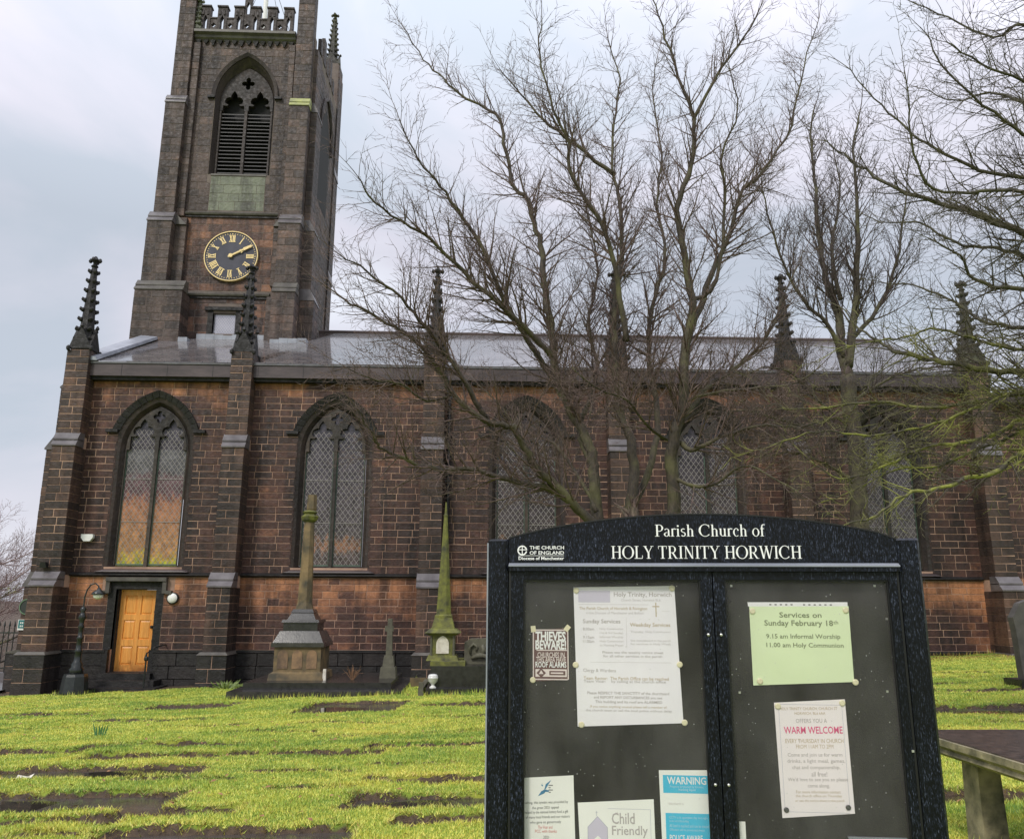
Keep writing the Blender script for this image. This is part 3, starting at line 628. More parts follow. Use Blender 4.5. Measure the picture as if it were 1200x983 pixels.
# west-facing corner buttress
WB = bpy.data.objects.new('buttress', None); COL.objects.link(WB); WB.parent = CH; WB.matrix_parent_inverse = Matrix.Translation(-parent_loc(CH))
for i_, (xa, za, zb) in enumerate(((-12.0, -.3, .95), (-11.78, 1.0, 2.6), (-11.68, 2.95, 6.2), (-11.5, 6.5, 7.9))):
    bcourse(xa, -11.0, .02, .62, max(0, za), zb, 'plinth_stone' if i_ == 0 else 'buttress_stone', .33 if i_ == 0 else .2)
    box('core', 'mortar', WB, xa+.01, -10.95, .03, .60, za, zb+.05)
for xa, xb, za, zb in ((-12.02, -11.78, .95, 1.03), (-11.82, -11.66, 2.6, 2.98), (-11.72, -11.48, 6.2, 6.6), (-11.52, -11.05, 7.9, 8.35)):
    P('set_off', 'weathering_stone' if za > 1 else 'grey_green_ledge', WB, lambda b: b.prismY([(xa, za), (-10.99, za), (-10.99, zb), (xb, zb), (xa, za+.04)], -.005 if za > 1 else 0, .64))
# west return wall
box('wall', 'mortar', CH, -10.95, -10.7, .3, 5.2, -.4, 8.1)
# ---- eaves
P('fascia', 'fascia_stone', CH, lambda b: b.box(-10.62, 14.25, -.29, .28, 8.19, 8.53))
for x_ in np.arange(-9.8, 14, 1.22): box('fascia_joint', 'black_paint', CH, x_, x_+.012, -.294, -.2, 8.2, 8.52)
box('eaves_soffit', 'black_stone', CH, -10.62, 14.25, -.20, .27, 8.10, 8.19)
box('gutter', 'gutter_grey', CH, -10.66, 14.3, -.32, -.2, 8.532, 8.578)
# ---- roof
def roofz(y): return 8.60+(y+.3)*.4487
def roof(b):
    nrow = 32
    for k_ in range(nrow):
        ya, yb = -.3+7.8*k_/nrow, -.3+7.8*(k_+1)/nrow+.06
        xa = -10.72-.42*(ya+.3)/5.3; xb = 14.4+.8*(ya+.3)/7.8; za, zb = roofz(ya)+.012, roofz(yb)+.002
        b.add([(xa, ya, za-.02), (xb, ya, za-.02), (xb, yb, zb-.02), (xa, yb, zb-.02), (xa, ya, za), (xb, ya, za), (xb, yb, zb), (xa, yb, zb)],
              [(0, 3, 2, 1), (4, 5, 6, 7), (0, 1, 5, 4), (1, 2, 6, 5), (2, 3, 7, 6), (3, 0, 4, 7)])
RO = P('roof', 'wet_slate', CH, roof)
P('roof_slope', 'wet_slate', CH, lambda b: b.add([(-11.35, 7.5, 12.1), (15.2, 7.5, 12.1), (14.4, 15.3, 8.6), (-10.7, 15.3, 8.6)], [(0, 1, 2, 3)]))
P('east_gable', 'mortar', CH, lambda b: b.add([(14.25, .2, 7), (14.25, 14.8, 7), (14.35, 15.2, 8.55), (15.05, 7.5, 12.0), (14.35, -.2, 8.55)], [(0, 1, 2, 3, 4)]))
P('ridge', 'ridge_tile', RO, lambda b: b.tube([(-6.2, 7.5, 12.12), (15.2, 7.5, 12.12)], .085, 6))
P('verge_lead', 'lead', RO, lambda b: b.add([(-10.95, -.36, 8.60), (-10.45, -.36, 8.60), (-10.85, 5.0, 11.04), (-11.42, 5.0, 11.04), (-10.95, -.36, 8.72), (-10.5, -.36, 8.70), (-10.88, 5.0, 11.13), (-11.42, 5.0, 11.17)],
    [(0, 1, 2, 3), (4, 5, 6, 7), (0, 1, 5, 4), (1, 2, 6, 5), (2, 3, 7, 6), (3, 0, 4, 7)]))
def flashing(b):
    for x_ in np.arange(-10.1, -5.9, .3): b.box(x_, x_+.295, 4.13 if x_ < -9.9 or x_ > -7.3 else 4.93, 5.02, roofz(4.13 if x_ < -9.9 or x_ > -7.3 else 4.93)+.0, roofz(4.13 if x_ < -9.9 or x_ > -7.3 else 4.93)+random.uniform(.13, .19))
P('flashing', 'lead', RO, flashing)
# chancel beyond the last buttress
courses(14.3, 18.5, 0.8, 7.85, .5, 'wall_stone'); box('chancel_wall', 'mortar', CH, 14.1, 18.6, .5, 1., -.5, 7.9)
box('chancel_coping', 'fascia_stone', CH, 14.15, 18.6, .2, 1., 7.9, 8.15); P('chancel_roof', 'lead', CH, lambda b: b.add([(14.2, .15, 8.16), (18.6, .15, 8.16), (18.6, 7, 9.5), (14.2, 7, 9.5)], [(0, 1, 2, 3)]))
# ---- nave windows
def foil_light(cx, w, z0):
    pr = [(-w, 0), (-w, .10), (-w*.97, .17), (-w*.62, .16), (-w*.50, .20), (-w*.80, .24), (-w*.86, .32), (-w*.74, .41), (-w*.45, .45), (-w*.30, .44), (-w*.30, .50), (-w*.18, .58), (0, .66)]
    pr = pr+[(-x, z) for x, z in reversed(pr[:-1])]
    return [(cx+x, z0+(z+.20 if z > 0 else z)) for x, z in pr]
def clipline(x0, x1, z0, z1, c, sgn, k_=1.35):
    """segment of z = sgn*k*x + c inside the rectangle"""
    pts = []
    for x in (x0, x1):
        z = sgn*k_*x+c
        if z0 <= z <= z1: pts.append((x, z))
    for z in (z0, z1):
        x = (z-c)/(sgn*k_)
        if x0 < x < x1: pts.append((x, z))
    return pts[:2] if len(pts) >= 2 and (abs(pts[0][0]-pts[1][0])+abs(pts[0][1]-pts[1][1])) > .02 else None
def lattice(b, x0, x1, z0, z1, y, sp=.17, w=.007, top=None):
    for sg in (1, -1):
        c = z0-2.2*(x1-x0)*1.35
        base = -sg*1.35*(x0 if sg > 0 else x0)
        for i_ in range(200):
            cc = base+z0-(1.35*(x1-x0))+i_*sp
            s_ = clipline(x0, x1, z0, z1, cc, sg)
            if not s_: continue
            (xa, za), (xb, zb) = s_
            if top:
                za2, zb2 = top(xa), top(xb)
                if min(za, zb) > max(za2, zb2): continue
            d_ = Vector((xb-xa, zb-za)).normalized(); n_ = Vector((-d_.y, d_.x))*w
            b.add([(xa-n_.x, y, za-n_.y), (xb-n_.x, y, zb-n_.y), (xb+n_.x, y, zb+n_.y), (xa+n_.x, y, za+n_.y)], [(0, 1, 2, 3)])
def window(cx, k_):
    Wn = bpy.data.objects.new('window', None); COL.objects.link(Wn); Wn.location = (cx, 0, SILL); Wn.parent = CH; Wn.matrix_parent_inverse = Matrix.Translation(-parent_loc(CH))
    # splayed jambs and arch reveal
    def sur(b):
        o1 = [(cx-1.045, SILL)]+list(reversed(arch(cx, 1.045, SPR, 1.421)))+[(cx+1.045, SILL)]; o2 = [(cx-.83, SILL)]+list(reversed(arch(cx, .83, SPR, 1.194)))+[(cx+.83, SILL)]
        o3 = [(cx-.93, SILL)]+list(reversed(arch(cx, .93, SPR, 1.300)))+[(cx+.93, SILL)]
        n = len(o1); v = [(x, -.012, z) for x, z in o1]+[(x, .03, z) for x, z in o3]+[(x, .16, z) for x, z in o2]+[(x, .24, z) for x, z in o2]
        b.add(v, [(r_*n+i_, r_*n+i_+1, (r_+1)*n+i_+1, (r_+1)*n+i_) for r_ in range(3) for i_ in range(n-1)])
    P('surround', 'reveal_stone', Wn, sur)
    def rim(b):
        o2 = [(cx-.83, SILL+.05)]+list(reversed(arch(cx, .83, SPR, 1.194)))+[(cx+.83, SILL+.05)]; o4 = [(cx-.795, SILL+.05)]+list(reversed(arch(cx, .795, SPR, 1.157)))+[(cx+.795, SILL+.05)]
        n = len(o2); v = [(x, .135, z) for x, z in o2]+[(x, .125, z) for x, z in o4]+[(x, .20, z) for x, z in o4]
        b.add(v, [(r_*n+i_, r_*n+i_+1, (r_+1)*n+i_+1, (r_+1)*n+i_) for r_ in range(2) for i_ in range(n-1)])
    P('inner_moulding', 'tracery_stone', Wn, rim)
    # hood stones
    ao, ai = hood(cx, 1.664), hood(cx, 1.49)
    for i_ in range(len(ao)-1):
        (xa, za), (xb, zb), (xc, zc_), (xd, zd) = ao[i_], ao[i_+1], ai[i_+1], ai[i_]
        g_ = .03; 
        lerp = lambda p, q, f_: (p[0]+(q[0]-p[0])*f_, p[1]+(q[1]-p[1])*f_)
        A_, B_, C_, D_ = lerp(ao[i_], ao[i_+1], g_), lerp(ao[i_], ao[i_+1], 1-g_), lerp(ai[i_], ai[i_+1], 1-g_), lerp(ai[i_], ai[i_+1], g_)
        b = MB(); v = [(p[0], -.10, p[1]) for p in (A_, B_)]+[(p[0], -.035, p[1]) for p in (C_, D_)]+[(p[0], .02, p[1]) for p in (A_, B_, C_, D_)]
        b.add(v, [(0, 1, 2, 3), (7, 6, 5, 4), (0, 4, 5, 1), (1, 5, 6, 2), (2, 6, 7, 3), (3, 7, 4, 0)]); b.build('voussoir', 'black_stone', Wn)
    for s_ in (-1, 1): box('hood_stop', 'black_stone', Wn, *sorted((cx+s_*1.0, cx+s_*1.32)), -.105, .02, SPR+.43, SPR+.51)
    # tracery head
    y0_, y1_ = .10, .24
    bz = SPR-.02
    def tr_(b):
        aa = arch(cx, .80, SPR, 1.162)
        l1 = foil_light(cx-.385, .33, bz-.0); l2 = foil_light(cx+.385, .33, bz-.0)
        outl = [(cx+.80, bz)]+aa+[(cx-.80, bz)]+l1+l2
        qf = [(cx+.17*(.45+.55*abs(math.cos(2*a_)))*math.cos(a_), SPR+.90+.17*(.45+.55*abs(math.cos(2*a_)))*math.sin(a_)) for a_ in [2*math.pi*i_/24 for i_ in range(24)]]
        b.prismY(outl, y0_, y1_, [qf])
    P('tracery', 'tracery_stone', Wn, tr_)
    P('mullion', 'tracery_stone', Wn, lambda b: b.prismY([(cx-.045, SILL), (cx+.045, SILL), (cx+.045, bz), (cx-.045, bz)], y0_+.004, y1_))
    for s_ in (-1, 1):
        gm = 'stained_glass' if k_ == 0 else 'leaded_glass'
        x0, x1 = sorted((cx+s_*.045, cx+s_*.80)); box('pane', gm, Wn, x0, x1, .190, .200, SILL, SPR)
        P('glazing_frame', 'green_frame', Wn, lambda b: (b.box(x0, x0+.022, .165, .19, SILL+.05, SPR-.02), b.box(x1-.022, x1, .165, .19, SILL+.05, SPR-.02), b.box(x0+.022, x1-.022, .165, .19, SILL+.05, SILL+.085)))
        for zb in (4.3, 5.45): box('saddle_bar', 'lead_came', Wn, x0, x1, .17, .185, zb, zb+.012)
    P('pane', 'leaded_glass', Wn, lambda b: b.prismY([(cx+.79, SPR+.002)]+arch(cx, .79, SPR+.003, 1.149)+[(cx-.79, SPR+.002)], .192, .202))
    def lat(b):
        for s_ in (-1, 1):
            x0, x1 = sorted((cx+s_*.05, cx+s_*.78)); lattice(b, x0, x1, SILL+.09, SPR+.55, .184, .19 if k_ else .17, .0048)
    P('lead_lattice', 'lead_came', Wn, lat, kind='stuff')
    P('sill', 'fascia_stone', Wn, lambda b: b.add([(cx+a_, y_, z_) for a_, y_, z_ in ((-1.2, -.1, 2.99), (1.2, -.1, 2.99), (1.2, .02, 2.99), (-1.2, .02, 2.99), (-1.02, -.09, 3.03), (1.02, -.09, 3.03), (.95, .24, 3.17), (-.95, .24, 3.17))],
        [(0, 1, 5, 4), (1, 2, 6, 5), (4, 5, 6, 7), (3, 0, 4, 7), (2, 3, 7, 6)]))
for k_, cx in enumerate(WIN): window(cx, k_)
# dark interior behind the glass
# ---- door
DR = bpy.data.objects.new('door', None); COL.objects.link(DR); DR.parent = CH; DR.matrix_parent_inverse = Matrix.Translation(-parent_loc(CH))
dx0, dx1, dz0, dz1 = DOORX0+.04, DOORX1-.02, .5, 2.54
def leaf(b):
    hs = []; cw = (dx1-dx0); colx = ((dx0+.13, dx0+cw/2-.055), (dx0+cw/2+.055, dx1-.13)); rz_ = ((dz0+.16, dz0+.62), (dz0+.79, dz0+1.27), (dz0+1.42, dz0+1.90))
    for a_, c_ in colx:
        for e_, f_ in rz_: hs.append([(a_, e_), (a_, f_), (c_, f_), (c_, e_)])
    b.prismY([(dx0, dz0), (dx1, dz0), (dx1, dz1), (dx0, dz1)], .235, .275, hs); leaf.h = hs
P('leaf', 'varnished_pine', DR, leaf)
for h_ in leaf.h:
    a_, c_, e_, f_ = h_[0][0], h_[2][0], h_[0][1], h_[1][1]
    def pn(b):
        b.box(a_-.005, c_+.005, .262, .272, e_-.005, f_+.005); m_ = .045
        b.add([(a_+.012, .262, e_+.012), (c_-.012, .262, e_+.012), (c_-.012, .262, f_-.012), (a_+.012, .262, f_-.012), (a_+m_, .246, e_+m_), (c_-m_, .246, e_+m_), (c_-m_, .246, f_-m_), (a_+m_, .246, f_-m_)], [(4, 5, 6, 7), (0, 1, 5, 4), (1, 2, 6, 5), (2, 3, 7, 6), (3, 0, 4, 7)])
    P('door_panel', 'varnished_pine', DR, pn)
P('door_frame', 'plinth_stone', DR, lambda b: (b.box(DOORX0-.14, DOORX0+.03, .1, .29, .42, 2.6), b.box(DOORX1-.012, DOORX1+.08, .1, .29, .42, 2.6), b.box(DOORX0+.03, DOORX1-.012, .1, .29, 2.545, 2.6)))
P('door_knob', 'black_paint', DR, lambda b: b.lathe(dx1-.09, .19, [(.02, 1.56), (.035, 1.575), (.04, 1.6), (.035, 1.625), (.02, 1.64)], 10))
for z_ in (1.98, 1.25): P('keyhole', 'black_paint', DR, lambda b: b.box(dx1-.075, dx1-.045, .222, .236, z_-.025, z_+.025))
# door surround and label mould
def sur(b):
    b.box(-9.62, DOORX0, -.004, .12, 1.05, 2.56); b.box(DOORX1, -8.2, -.004, .12, 1.05, 2.56); b.box(-9.56, DOORX0-.002, -.13, .1, .0, 1.05); b.box(DOORX1+.002, -8.27, -.13, .1, 0, 1.05)
    b.box(-9.62, -8.2, -.006, .12, 2.56, 2.75)
P('door_surround', 'black_stone', CH, sur)
P('label_mould', 'grey_green_ledge', CH, lambda b: (b.box(-9.66, -8.12, -.15, .02, 2.755, 2.855), b.box(-9.66, -9.56, -.12, .02, 2.45, 2.755), b.box(-8.22, -8.12, -.12, .02, 2.45, 2.755), b.box(-9.80, -9.66, -.125, .02, 2.43, 2.52), b.box(-8.12, -7.98, -.125, .02, 2.43, 2.52)))
for (xa, xb, yf, za, zb) in ((-9.55, -8.25, -.30, -.1, .49), (-9.85, -8.02, -.62, -.1, .34), (-10.05, -7.85, -.95, -.2, .20)):
    P('step', 'plinth_stone', CH, lambda b: b.box(xa, xb, yf, .1 if za > -.05 else -.121, za, zb) if zb < .4 else b.box(xa, xb, yf, .24, za, zb))
hr = thing('handrail', 'short black iron handrail on the steps right of the orange door', 'handrail', (-8.2, -.75, .33))
P('post', 'cast_iron', hr, lambda b: b.tube([(-8.2, -.75, .18), (-8.2, -.75, 1.02)], .02, 8)); P('rail', 'cast_iron', hr, lambda b: b.tube([(-8.24, -.75, .86), (-8.2, -.75, 1.0), (-8.1, -.5, 1.13), (-8.03, -.2, 1.17), (-8.03, -.02, 1.17)], .018, 8))
P('collar', 'cast_iron', hr, lambda b: b.lathe(-8.2, -.75, [(.03, .82), (.05, .85), (.05, .9), (.03, .93)], 8))
# downpipe beside the third buttress
P('downpipe', 'drain_black', CH, lambda b: (b.tube([(-.92, -.1, 8.1), (-.92, -.1, 3.05)], .055, 8), b.tube([(-.92, -.19, 3.1), (-.92, -.19, .3)], .055, 8), b.box(-1.0, -.84, -.2, 0, 7.7, 8.0), b.box(-1.0, -.84, -.17, 0, 5.4, 5.46), b.box(-1.0, -.84, -.25, 0, 2.99, 3.1)))
# ---- small fittings on the wall
o = P('alarm_box', 'white_paint', None, lambda b: b.prismY([(-10.43, 3.95), (-10.43, 3.86), (-10.36, 3.77), (-10.2, 3.77), (-10.13, 3.86), (-10.13, 3.95)], -.12, -.01)); tag(o, 'small white alarm box on the wall between corner buttress and first window', 'alarm box')
wl = thing('bulkhead_lamp', 'round white wall lamp with black rim right of the orange door', 'lamp', (-7.95, -.02, 2.33))
P('rim', 'black_paint', wl, lambda b: b.add([(-7.95+r_*math.cos(a_), y_, 2.33+r_*math.sin(a_)) for r_, y_ in ((.15, -.01), (.15, -.075), (.125, -.085)) for a_ in [2*math.pi*i_/20 for i_ in range(20)]], [(r_*20+i_, r_*20+(i_+1) % 20, (r_+1)*20+(i_+1) % 20, (r_+1)*20+i_) for r_ in (0, 1) for i_ in range(20)]))
P('diffuser', 'opal_glass', wl, lambda b: b.add([(-7.95+r_*math.cos(a_), y_, 2.33+r_*math.sin(a_)) for r_, y_ in ((.125, -.08), (.1, -.105), (.05, -.12), (.001, -.125)) for a_ in [2*math.pi*i_/20 for i_ in range(20)]], [(r_*20+i_, r_*20+(i_+1) % 20, (r_+1)*20+(i_+1) % 20, (r_+1)*20+i_) for r_ in (0, 1, 2) for i_ in range(20)]), True)
fl = thing('security_light', 'small dark floodlight on the corner buttress above its set-off', 'lamp', (-10.98, -.62, 3.12))
P('housing', 'black_paint', fl, lambda b: b.frus(-10.98, -.70, 3.06, 3.2, .17, .12, .10, .14)); P('bracket', 'black_paint', fl, lambda b: b.box(-11.0, -10.96, -.66, -.59, 3.1, 3.14))
sg = thing('wall_sign', 'small teal and white sign on the side of the corner buttress', 'sign', (-11.65, -.01, 1.65))
P('plate', 'white_paint', sg, lambda b: b.box(-11.80, -11.50, -.012, .015, 1.52, 1.78)); P('panel', 'teal_sign', sg, lambda b: b.box(-11.785, -11.515, -.016, -.0125, 1.565, 1.77))
for z_, w_ in ((1.70, .2), (1.62, .13)): P('lettering', 'white_paint', sg, lambda b: [b.box(-11.74+i_*.045, -11.74+i_*.045+.028, -.019, -.0165, z_-.02, z_+.02) for i_ in range(int(w_/.045))])
ms = thing('round_sign', 'round dark disc with pale green rim on the corner buttress above the teal sign', 'sign', (-11.64, 0, 2.1))
P('rim', 'green_rim', ms, lambda b: b.add([(-11.62+r_*math.cos(a_), y_, 2.1+r_*math.sin(a_)) for r_, y_ in ((.20, .015), (.20, -.03), (.175, -.03), (.175, .0)) for a_ in [2*math.pi*i_/24 for i_ in range(24)]], [(r_*24+i_, r_*24+(i_+1) % 24, (r_+1)*24+(i_+1) % 24, (r_+1)*24+i_) for r_ in (0, 1, 2) for i_ in range(24)]))
P('face', 'sign_dark', ms, lambda b: b.add([(-11.62+.18*math.cos(a_), -.012, 2.1+.18*math.sin(a_)) for a_ in [2*math.pi*i_/24 for i_ in range(24)]], [tuple(range(24))]))

# ================================================================== TOWER
TX0, TX1, TY0, TY1 = -11.35, -6.45, 5.0, 10.3; TC = -8.86
def part(name, parent=CH):
    o = bpy.data.objects.new(name, None); COL.objects.link(o); o.parent = parent; o.matrix_parent_inverse = Matrix.Translation(-parent_loc(parent)); return o
def towb(b):
    bh = list(reversed([(TC-1.08, 17.15), (TC+1.08, 17.15)]+arch(TC, 1.08, 20.3, 1.65))); wh = [(-9.32, 11.17), (-9.32, 11.92), (-8.55, 11.92), (-8.55, 11.17)]
    b.prismY([(TX0, 6), (TX1, 6), (TX1, 22.9), (TX0, 22.9)], TY0, TY0+.3, [bh, wh])
    b.box(TX0, TX1, TY0+.31, TY1, 6, 17.0); b.box(TX0, TX1, TY0+1.0, TY1, 17.0, 22.9); b.box(TX0, TX1-.3, TY0+.31, TY0+1.1, 21.95, 22.9)
    b.box(TX0, TC-1.1, TY0+.31, TY0+1.1, 17, 21.9); b.box(TC+1.1, TX1, TY0+.31, TY0+1.1, 17, 21.9)
TW = P('tower', 'tower_mortar', CH, towb)
# face stones between the buttresses
def ftow(z0, z1):
    o = []
    w = arch_hw(1.1, 20.3, 1.68, z0) if z1 > 17.12 else 0
    if w > 0: o.append((TC-w, TC+w))
    if z1 > 15.7 and z0 < 17.12: o.append((TC-.98, TC+.98))
    if z1 > 11.1 and z0 < 12.1: o.append((-9.5, -8.38))
    return o
courses(-10.8, -7.1, 15.72, 22.55, TY0, 'tower_stone', h=.28, lmin=.35, lmax=.75, forbid=ftow)
courses(-10.8, -7.1, 12.72, 15.5, TY0, 'tower_patch_stone', h=.27, lmin=.35, lmax=.75)
courses(-10.3, -7.1, 10.2, 12.5, TY0, 'tower_patch_stone', h=.27, lmin=.35, lmax=.75, forbid=ftow)
coursesX(TY0+.1, TY1, 10.0, 22.5, TX1, 'tower_stone')
def pilaster(x0, x1, yf, z0, z1, mat='tower_stone', xi=None):
    box('core', 'tower_mortar', TW, x0+.01, x1-.01, yf+.01, TY0+.2, z0, z1); bcourse(x0, x1, yf, TY0+.1, z0, z1, mat, .28)
for (a0, a1, b0, b1, c0, c1) in (((-11.74, -10.13), (-11.66, -10.80), (-11.52, -10.83), 0, 0, 0), ((-7.22, -5.95), (-7.22, -6.42), (-7.18, -6.50), 0, 0, 0))[:0]: pass
# left: clasping stage and forward stage at three heights
pilaster(-11.74, -10.15, 4.25, 8.0, 12.45); pilaster(-11.66, -10.82, 4.45, 12.85, 15.05); pilaster(-10.82, -10.45, 4.80, 12.85, 15.35)
pilaster(-11.56, -10.86, 4.62, 15.45, 19.75); pilaster(-10.86, -10.60, 4.85, 15.45, 22.4); pilaster(-11.46, -10.88, 4.74, 20.1, 25.5)
# right
pilaster(-7.17, -6.40, 4.25, 8.0, 12.45); pilaster(-7.48, -7.17, 4.75, 9.0, 12.45)
pilaster(-7.17, -6.42, 4.45, 12.85, 15.05); pilaster(-7.42, -7.17, 4.80, 12.85, 15.35)
pilaster(-7.13, -6.45, 4.62, 15.45, 19.75); pilaster(-7.33, -7.13, 4.85, 15.45, 22.4); pilaster(-7.08, -6.47, 4.74, 20.1, 25.5)
# east-facing buttresses
for y_ in (5.05, 9.5):
    qx = 0 if y_ < 6 else -.30
    for xa, za, zb in ((-5.93, 8, 12.45), (-6.06, 12.85, 15.05), (-6.22, 15.45, 19.75), (-6.32, 20.1, 24.6 if y_ > 6 else 22.4)):
        xa = xa if qx == 0 else -6.39
        box('core', 'tower_mortar', TW, -6.5, xa-.01, y_+.01, y_+.78, za, zb); bcourse(-6.46, xa, y_, y_+.8, za, zb, 'tower_stone', .28)
    for xa, xb, za, zb in ((-5.93, -6.08, 12.45, 12.86), (-6.06, -6.24, 15.05, 15.46), (-6.22, -6.34, 19.75, 20.12)):
        if qx: xa, xb = -6.38, -6.40
        P('set_off', 'weathering_stone', TW, lambda b: b.prismY([(-6.5, za), (xa+.02, za), (xa+.02, za+.05), (xb, zb), (-6.5, zb)], y_-.02, y_+.82))
box('core', 'tower_mortar', TW, TX1-.6, TX1+.0, TY1-.75, TY1+.0, 22.4, 25.1); bcourse(-7.1, -6.43, TY1-.72, TY1+.05, 22.4, 25.1, 'tower_stone', .28)
# set-offs (front)
for x0, x1, yo, yi, za, zb, mt in ((-11.74, -10.15, 4.25, 4.45, 12.45, 12.86, 'grey_green_ledge'), (-7.17, -6.40, 4.25, 4.45, 12.45, 12.86, 'grey_green_ledge'), (-11.66, -10.82, 4.45, 4.62, 15.05, 15.47, 'weathering_stone'), (-7.17, -6.42, 4.45, 4.62, 15.05, 15.47, 'weathering_stone'),
                              (-11.56, -10.86, 4.62, 4.74, 19.75, 20.12, 'weathering_stone'), (-7.13, -6.45, 4.62, 4.74, 19.75, 20.12, 'lime_weathering_stone')):
    P('set_off', mt, TW, lambda b: weather(b, x0, x1, yo, yi, za, zb))
for x0, x1, za in ((-10.82, -10.44, 15.35), (-7.43, -7.17, 15.35)):
    P('set_off', 'grey_green_ledge', TW, lambda b: b.prismY([(x0-.0, za-.28), (x1+.0, za-.28), ((x0 if x0 < -9 else x1), za+.12)] if x0 < -9 else [(x0, za-.28), (x1, za-.28), (x1, za+.12)], 4.74, 5.02))
for x0, x1 in ((-10.15, -10.44), (-7.48, -7.40)): pass
# strings
for z_, x0, x1 in ((12.52, -10.42, -7.44), (15.55, -10.58, -7.34)):
    P('string_course', 'grey_green_ledge', TW, lambda b: b.add([(x, y, z) for x in (x0, x1) for y, z in ((TY0, z_-.03), (TY0-.10, z_), (TY0-.12, z_+.05), (TY0, z_+.16))], [(0, 1, 2, 3), (7, 6, 5, 4)]+[(i_, i_+4, (i_+1) % 4+4, (i_+1) % 4) for i_ in range(4)]))
    box('string_lower_moulding', 'black_stone', TW, x0, x1, TY0-.06, TY0, z_-.09, z_-.032)  # thin black lower moulding directly below each tower string
# mossy panel below the belfry window
courses(TC-.97, TC+.97, 15.74, 17.08, TY0+.001, 'mossy_panel_stone', h=.34, lmin=.35, lmax=.8, gap=.006)
# belfry window
BW = part('belfry_window')
def sp_(b):
    o1 = [(TC-1.08, 17.12)]+list(reversed(arch(TC, 1.08, 20.3, 1.65)))+[(TC+1.08, 17.12)]; o2 = [(TC-.96, 17.12)]+list(reversed(arch(TC, .96, 20.2, 1.42)))+[(TC+.96, 17.12)]
    n = len(o1); v = [(x, TY0-.012, z) for x, z in o1]+[(x, TY0+.30, z) for x, z in o2]+[(x, TY0+.62, z) for x, z in o2]
    b.add(v, [(r_*n+i_, r_*n+i_+1, (r_+1)*n+i_+1, (r_+1)*n+i_) for r_ in range(2) for i_ in range(n-1)])
P('reveal', 'tower_stone', BW, sp_)
ao, ai = arch(TC, 1.20, 20.25, 1.82, 9), arch(TC, 1.08, 20.25, 1.70, 9)
for i_ in range(len(ao)-1):
    b = MB(); v = [(p[0], TY0-.11, p[1]) for p in (ao[i_], ao[i_+1])]+[(p[0], TY0-.05, p[1]) for p in (ai[i_+1], ai[i_])]+[(p[0], TY0+.02, p[1]) for p in (ao[i_], ao[i_+1], ai[i_+1], ai[i_])]
    b.add(v, [(0, 1, 2, 3), (7, 6, 5, 4), (0, 4, 5, 1), (2, 6, 7, 3)]); b.build('voussoir', 'tower_stone', BW)
for s_ in (-1, 1): box('hood_stop', 'black_stone', BW, *sorted((TC+s_*1.08, TC+s_*1.34)), TY0-.11, TY0+.02, 20.18, 20.27)
def btr(b):
    aa = arch(TC, .96, 20.2, 1.42); bz = 19.85
    l1 = [(x, 19.85+(z-19.85)*1.25) for x, z in [(x_, z_-.2 if z_ > bz+.01 else z_) for x_, z_ in foil_light(TC-.47, .39, bz)]]; l2 = [(x, 19.85+(z-19.85)*1.25) for x, z in [(x_, z_-.2 if z_ > bz+.01 else z_) for x_, z_ in foil_light(TC+.47, .39, bz)]]
    qf = [(TC+.24*(.45+.55*abs(math.cos(2*a_)))*math.cos(a_), 20.2+.78+.26*(.45+.55*abs(math.cos(2*a_)))*math.sin(a_)) for a_ in [2*math.pi*i_/24 for i_ in range(24)]]
    b.prismY([(TC+.96, bz)]+aa+[(TC-.96, bz)]+l1+l2, TY0+.22, TY0+.4, [qf])
P('tracery', 'tracery_dark', BW, btr)
P('mullion', 'tower_stone', BW, lambda b: b.box(TC-.05, TC+.05, TY0+.225, TY0+.4, 17.12, 19.85))
for s_ in (-1, 1): P('jamb', 'tower_stone', BW, lambda b: b.box(*sorted((TC+s_*.90, TC+s_*.96)), TY0+.23, TY0+.4, 17.12, 19.85))
box('backing', 'louvre_dark', BW, TC-1.0, TC+1.0, TY0+.6, TY0+.62, 17.1, 21.7)
for s_ in (-1, 1):
    for k_ in range(18):
        z_ = 17.2+k_*.148; x0, x1 = sorted((TC+s_*.05, TC+s_*.90))
        b = MB(); b.add([(x0, TY0+.28, z_), (x1, TY0+.28, z_), (x1, TY0+.44, z_+.10), (x0, TY0+.44, z_+.10), (x0, TY0+.28, z_+.035), (x1, TY0+.28, z_+.035), (x1, TY0+.44, z_+.135), (x0, TY0+.44, z_+.135)],
            [(0, 3, 2, 1), (4, 5, 6, 7), (0, 1, 5, 4), (1, 2, 6, 5), (2, 3, 7, 6), (3, 0, 4, 7)]); b.build('louvre', 'louvre_slate', BW)
box('sill', 'grey_green_ledge', BW, TC-.98, TC+.98, TY0-.03, TY0+.5, 17.10, 17.16)
# side belfry window (seen at a glancing angle)
P('side_opening', 'louvre_dark', BW, lambda b: b.add([(TX1+.014, 7.65+y, z) for y, z in ((-.85, 17.2), (.85, 17.2), (.85, 20.2), (.5, 21.0), (0, 21.5), (-.5, 21.0), (-.85, 20.2))], [tuple(range(7))]))
P('side_hood', 'tower_stone', BW, lambda b: b.tube([(TX1+.03, 7.65+y, z) for y, z in ((-1.1, 20.1), (-1.0, 20.9), (-.6, 21.6), (0, 22.0), (.6, 21.6), (1.0, 20.9), (1.1, 20.1))], .08, 5))
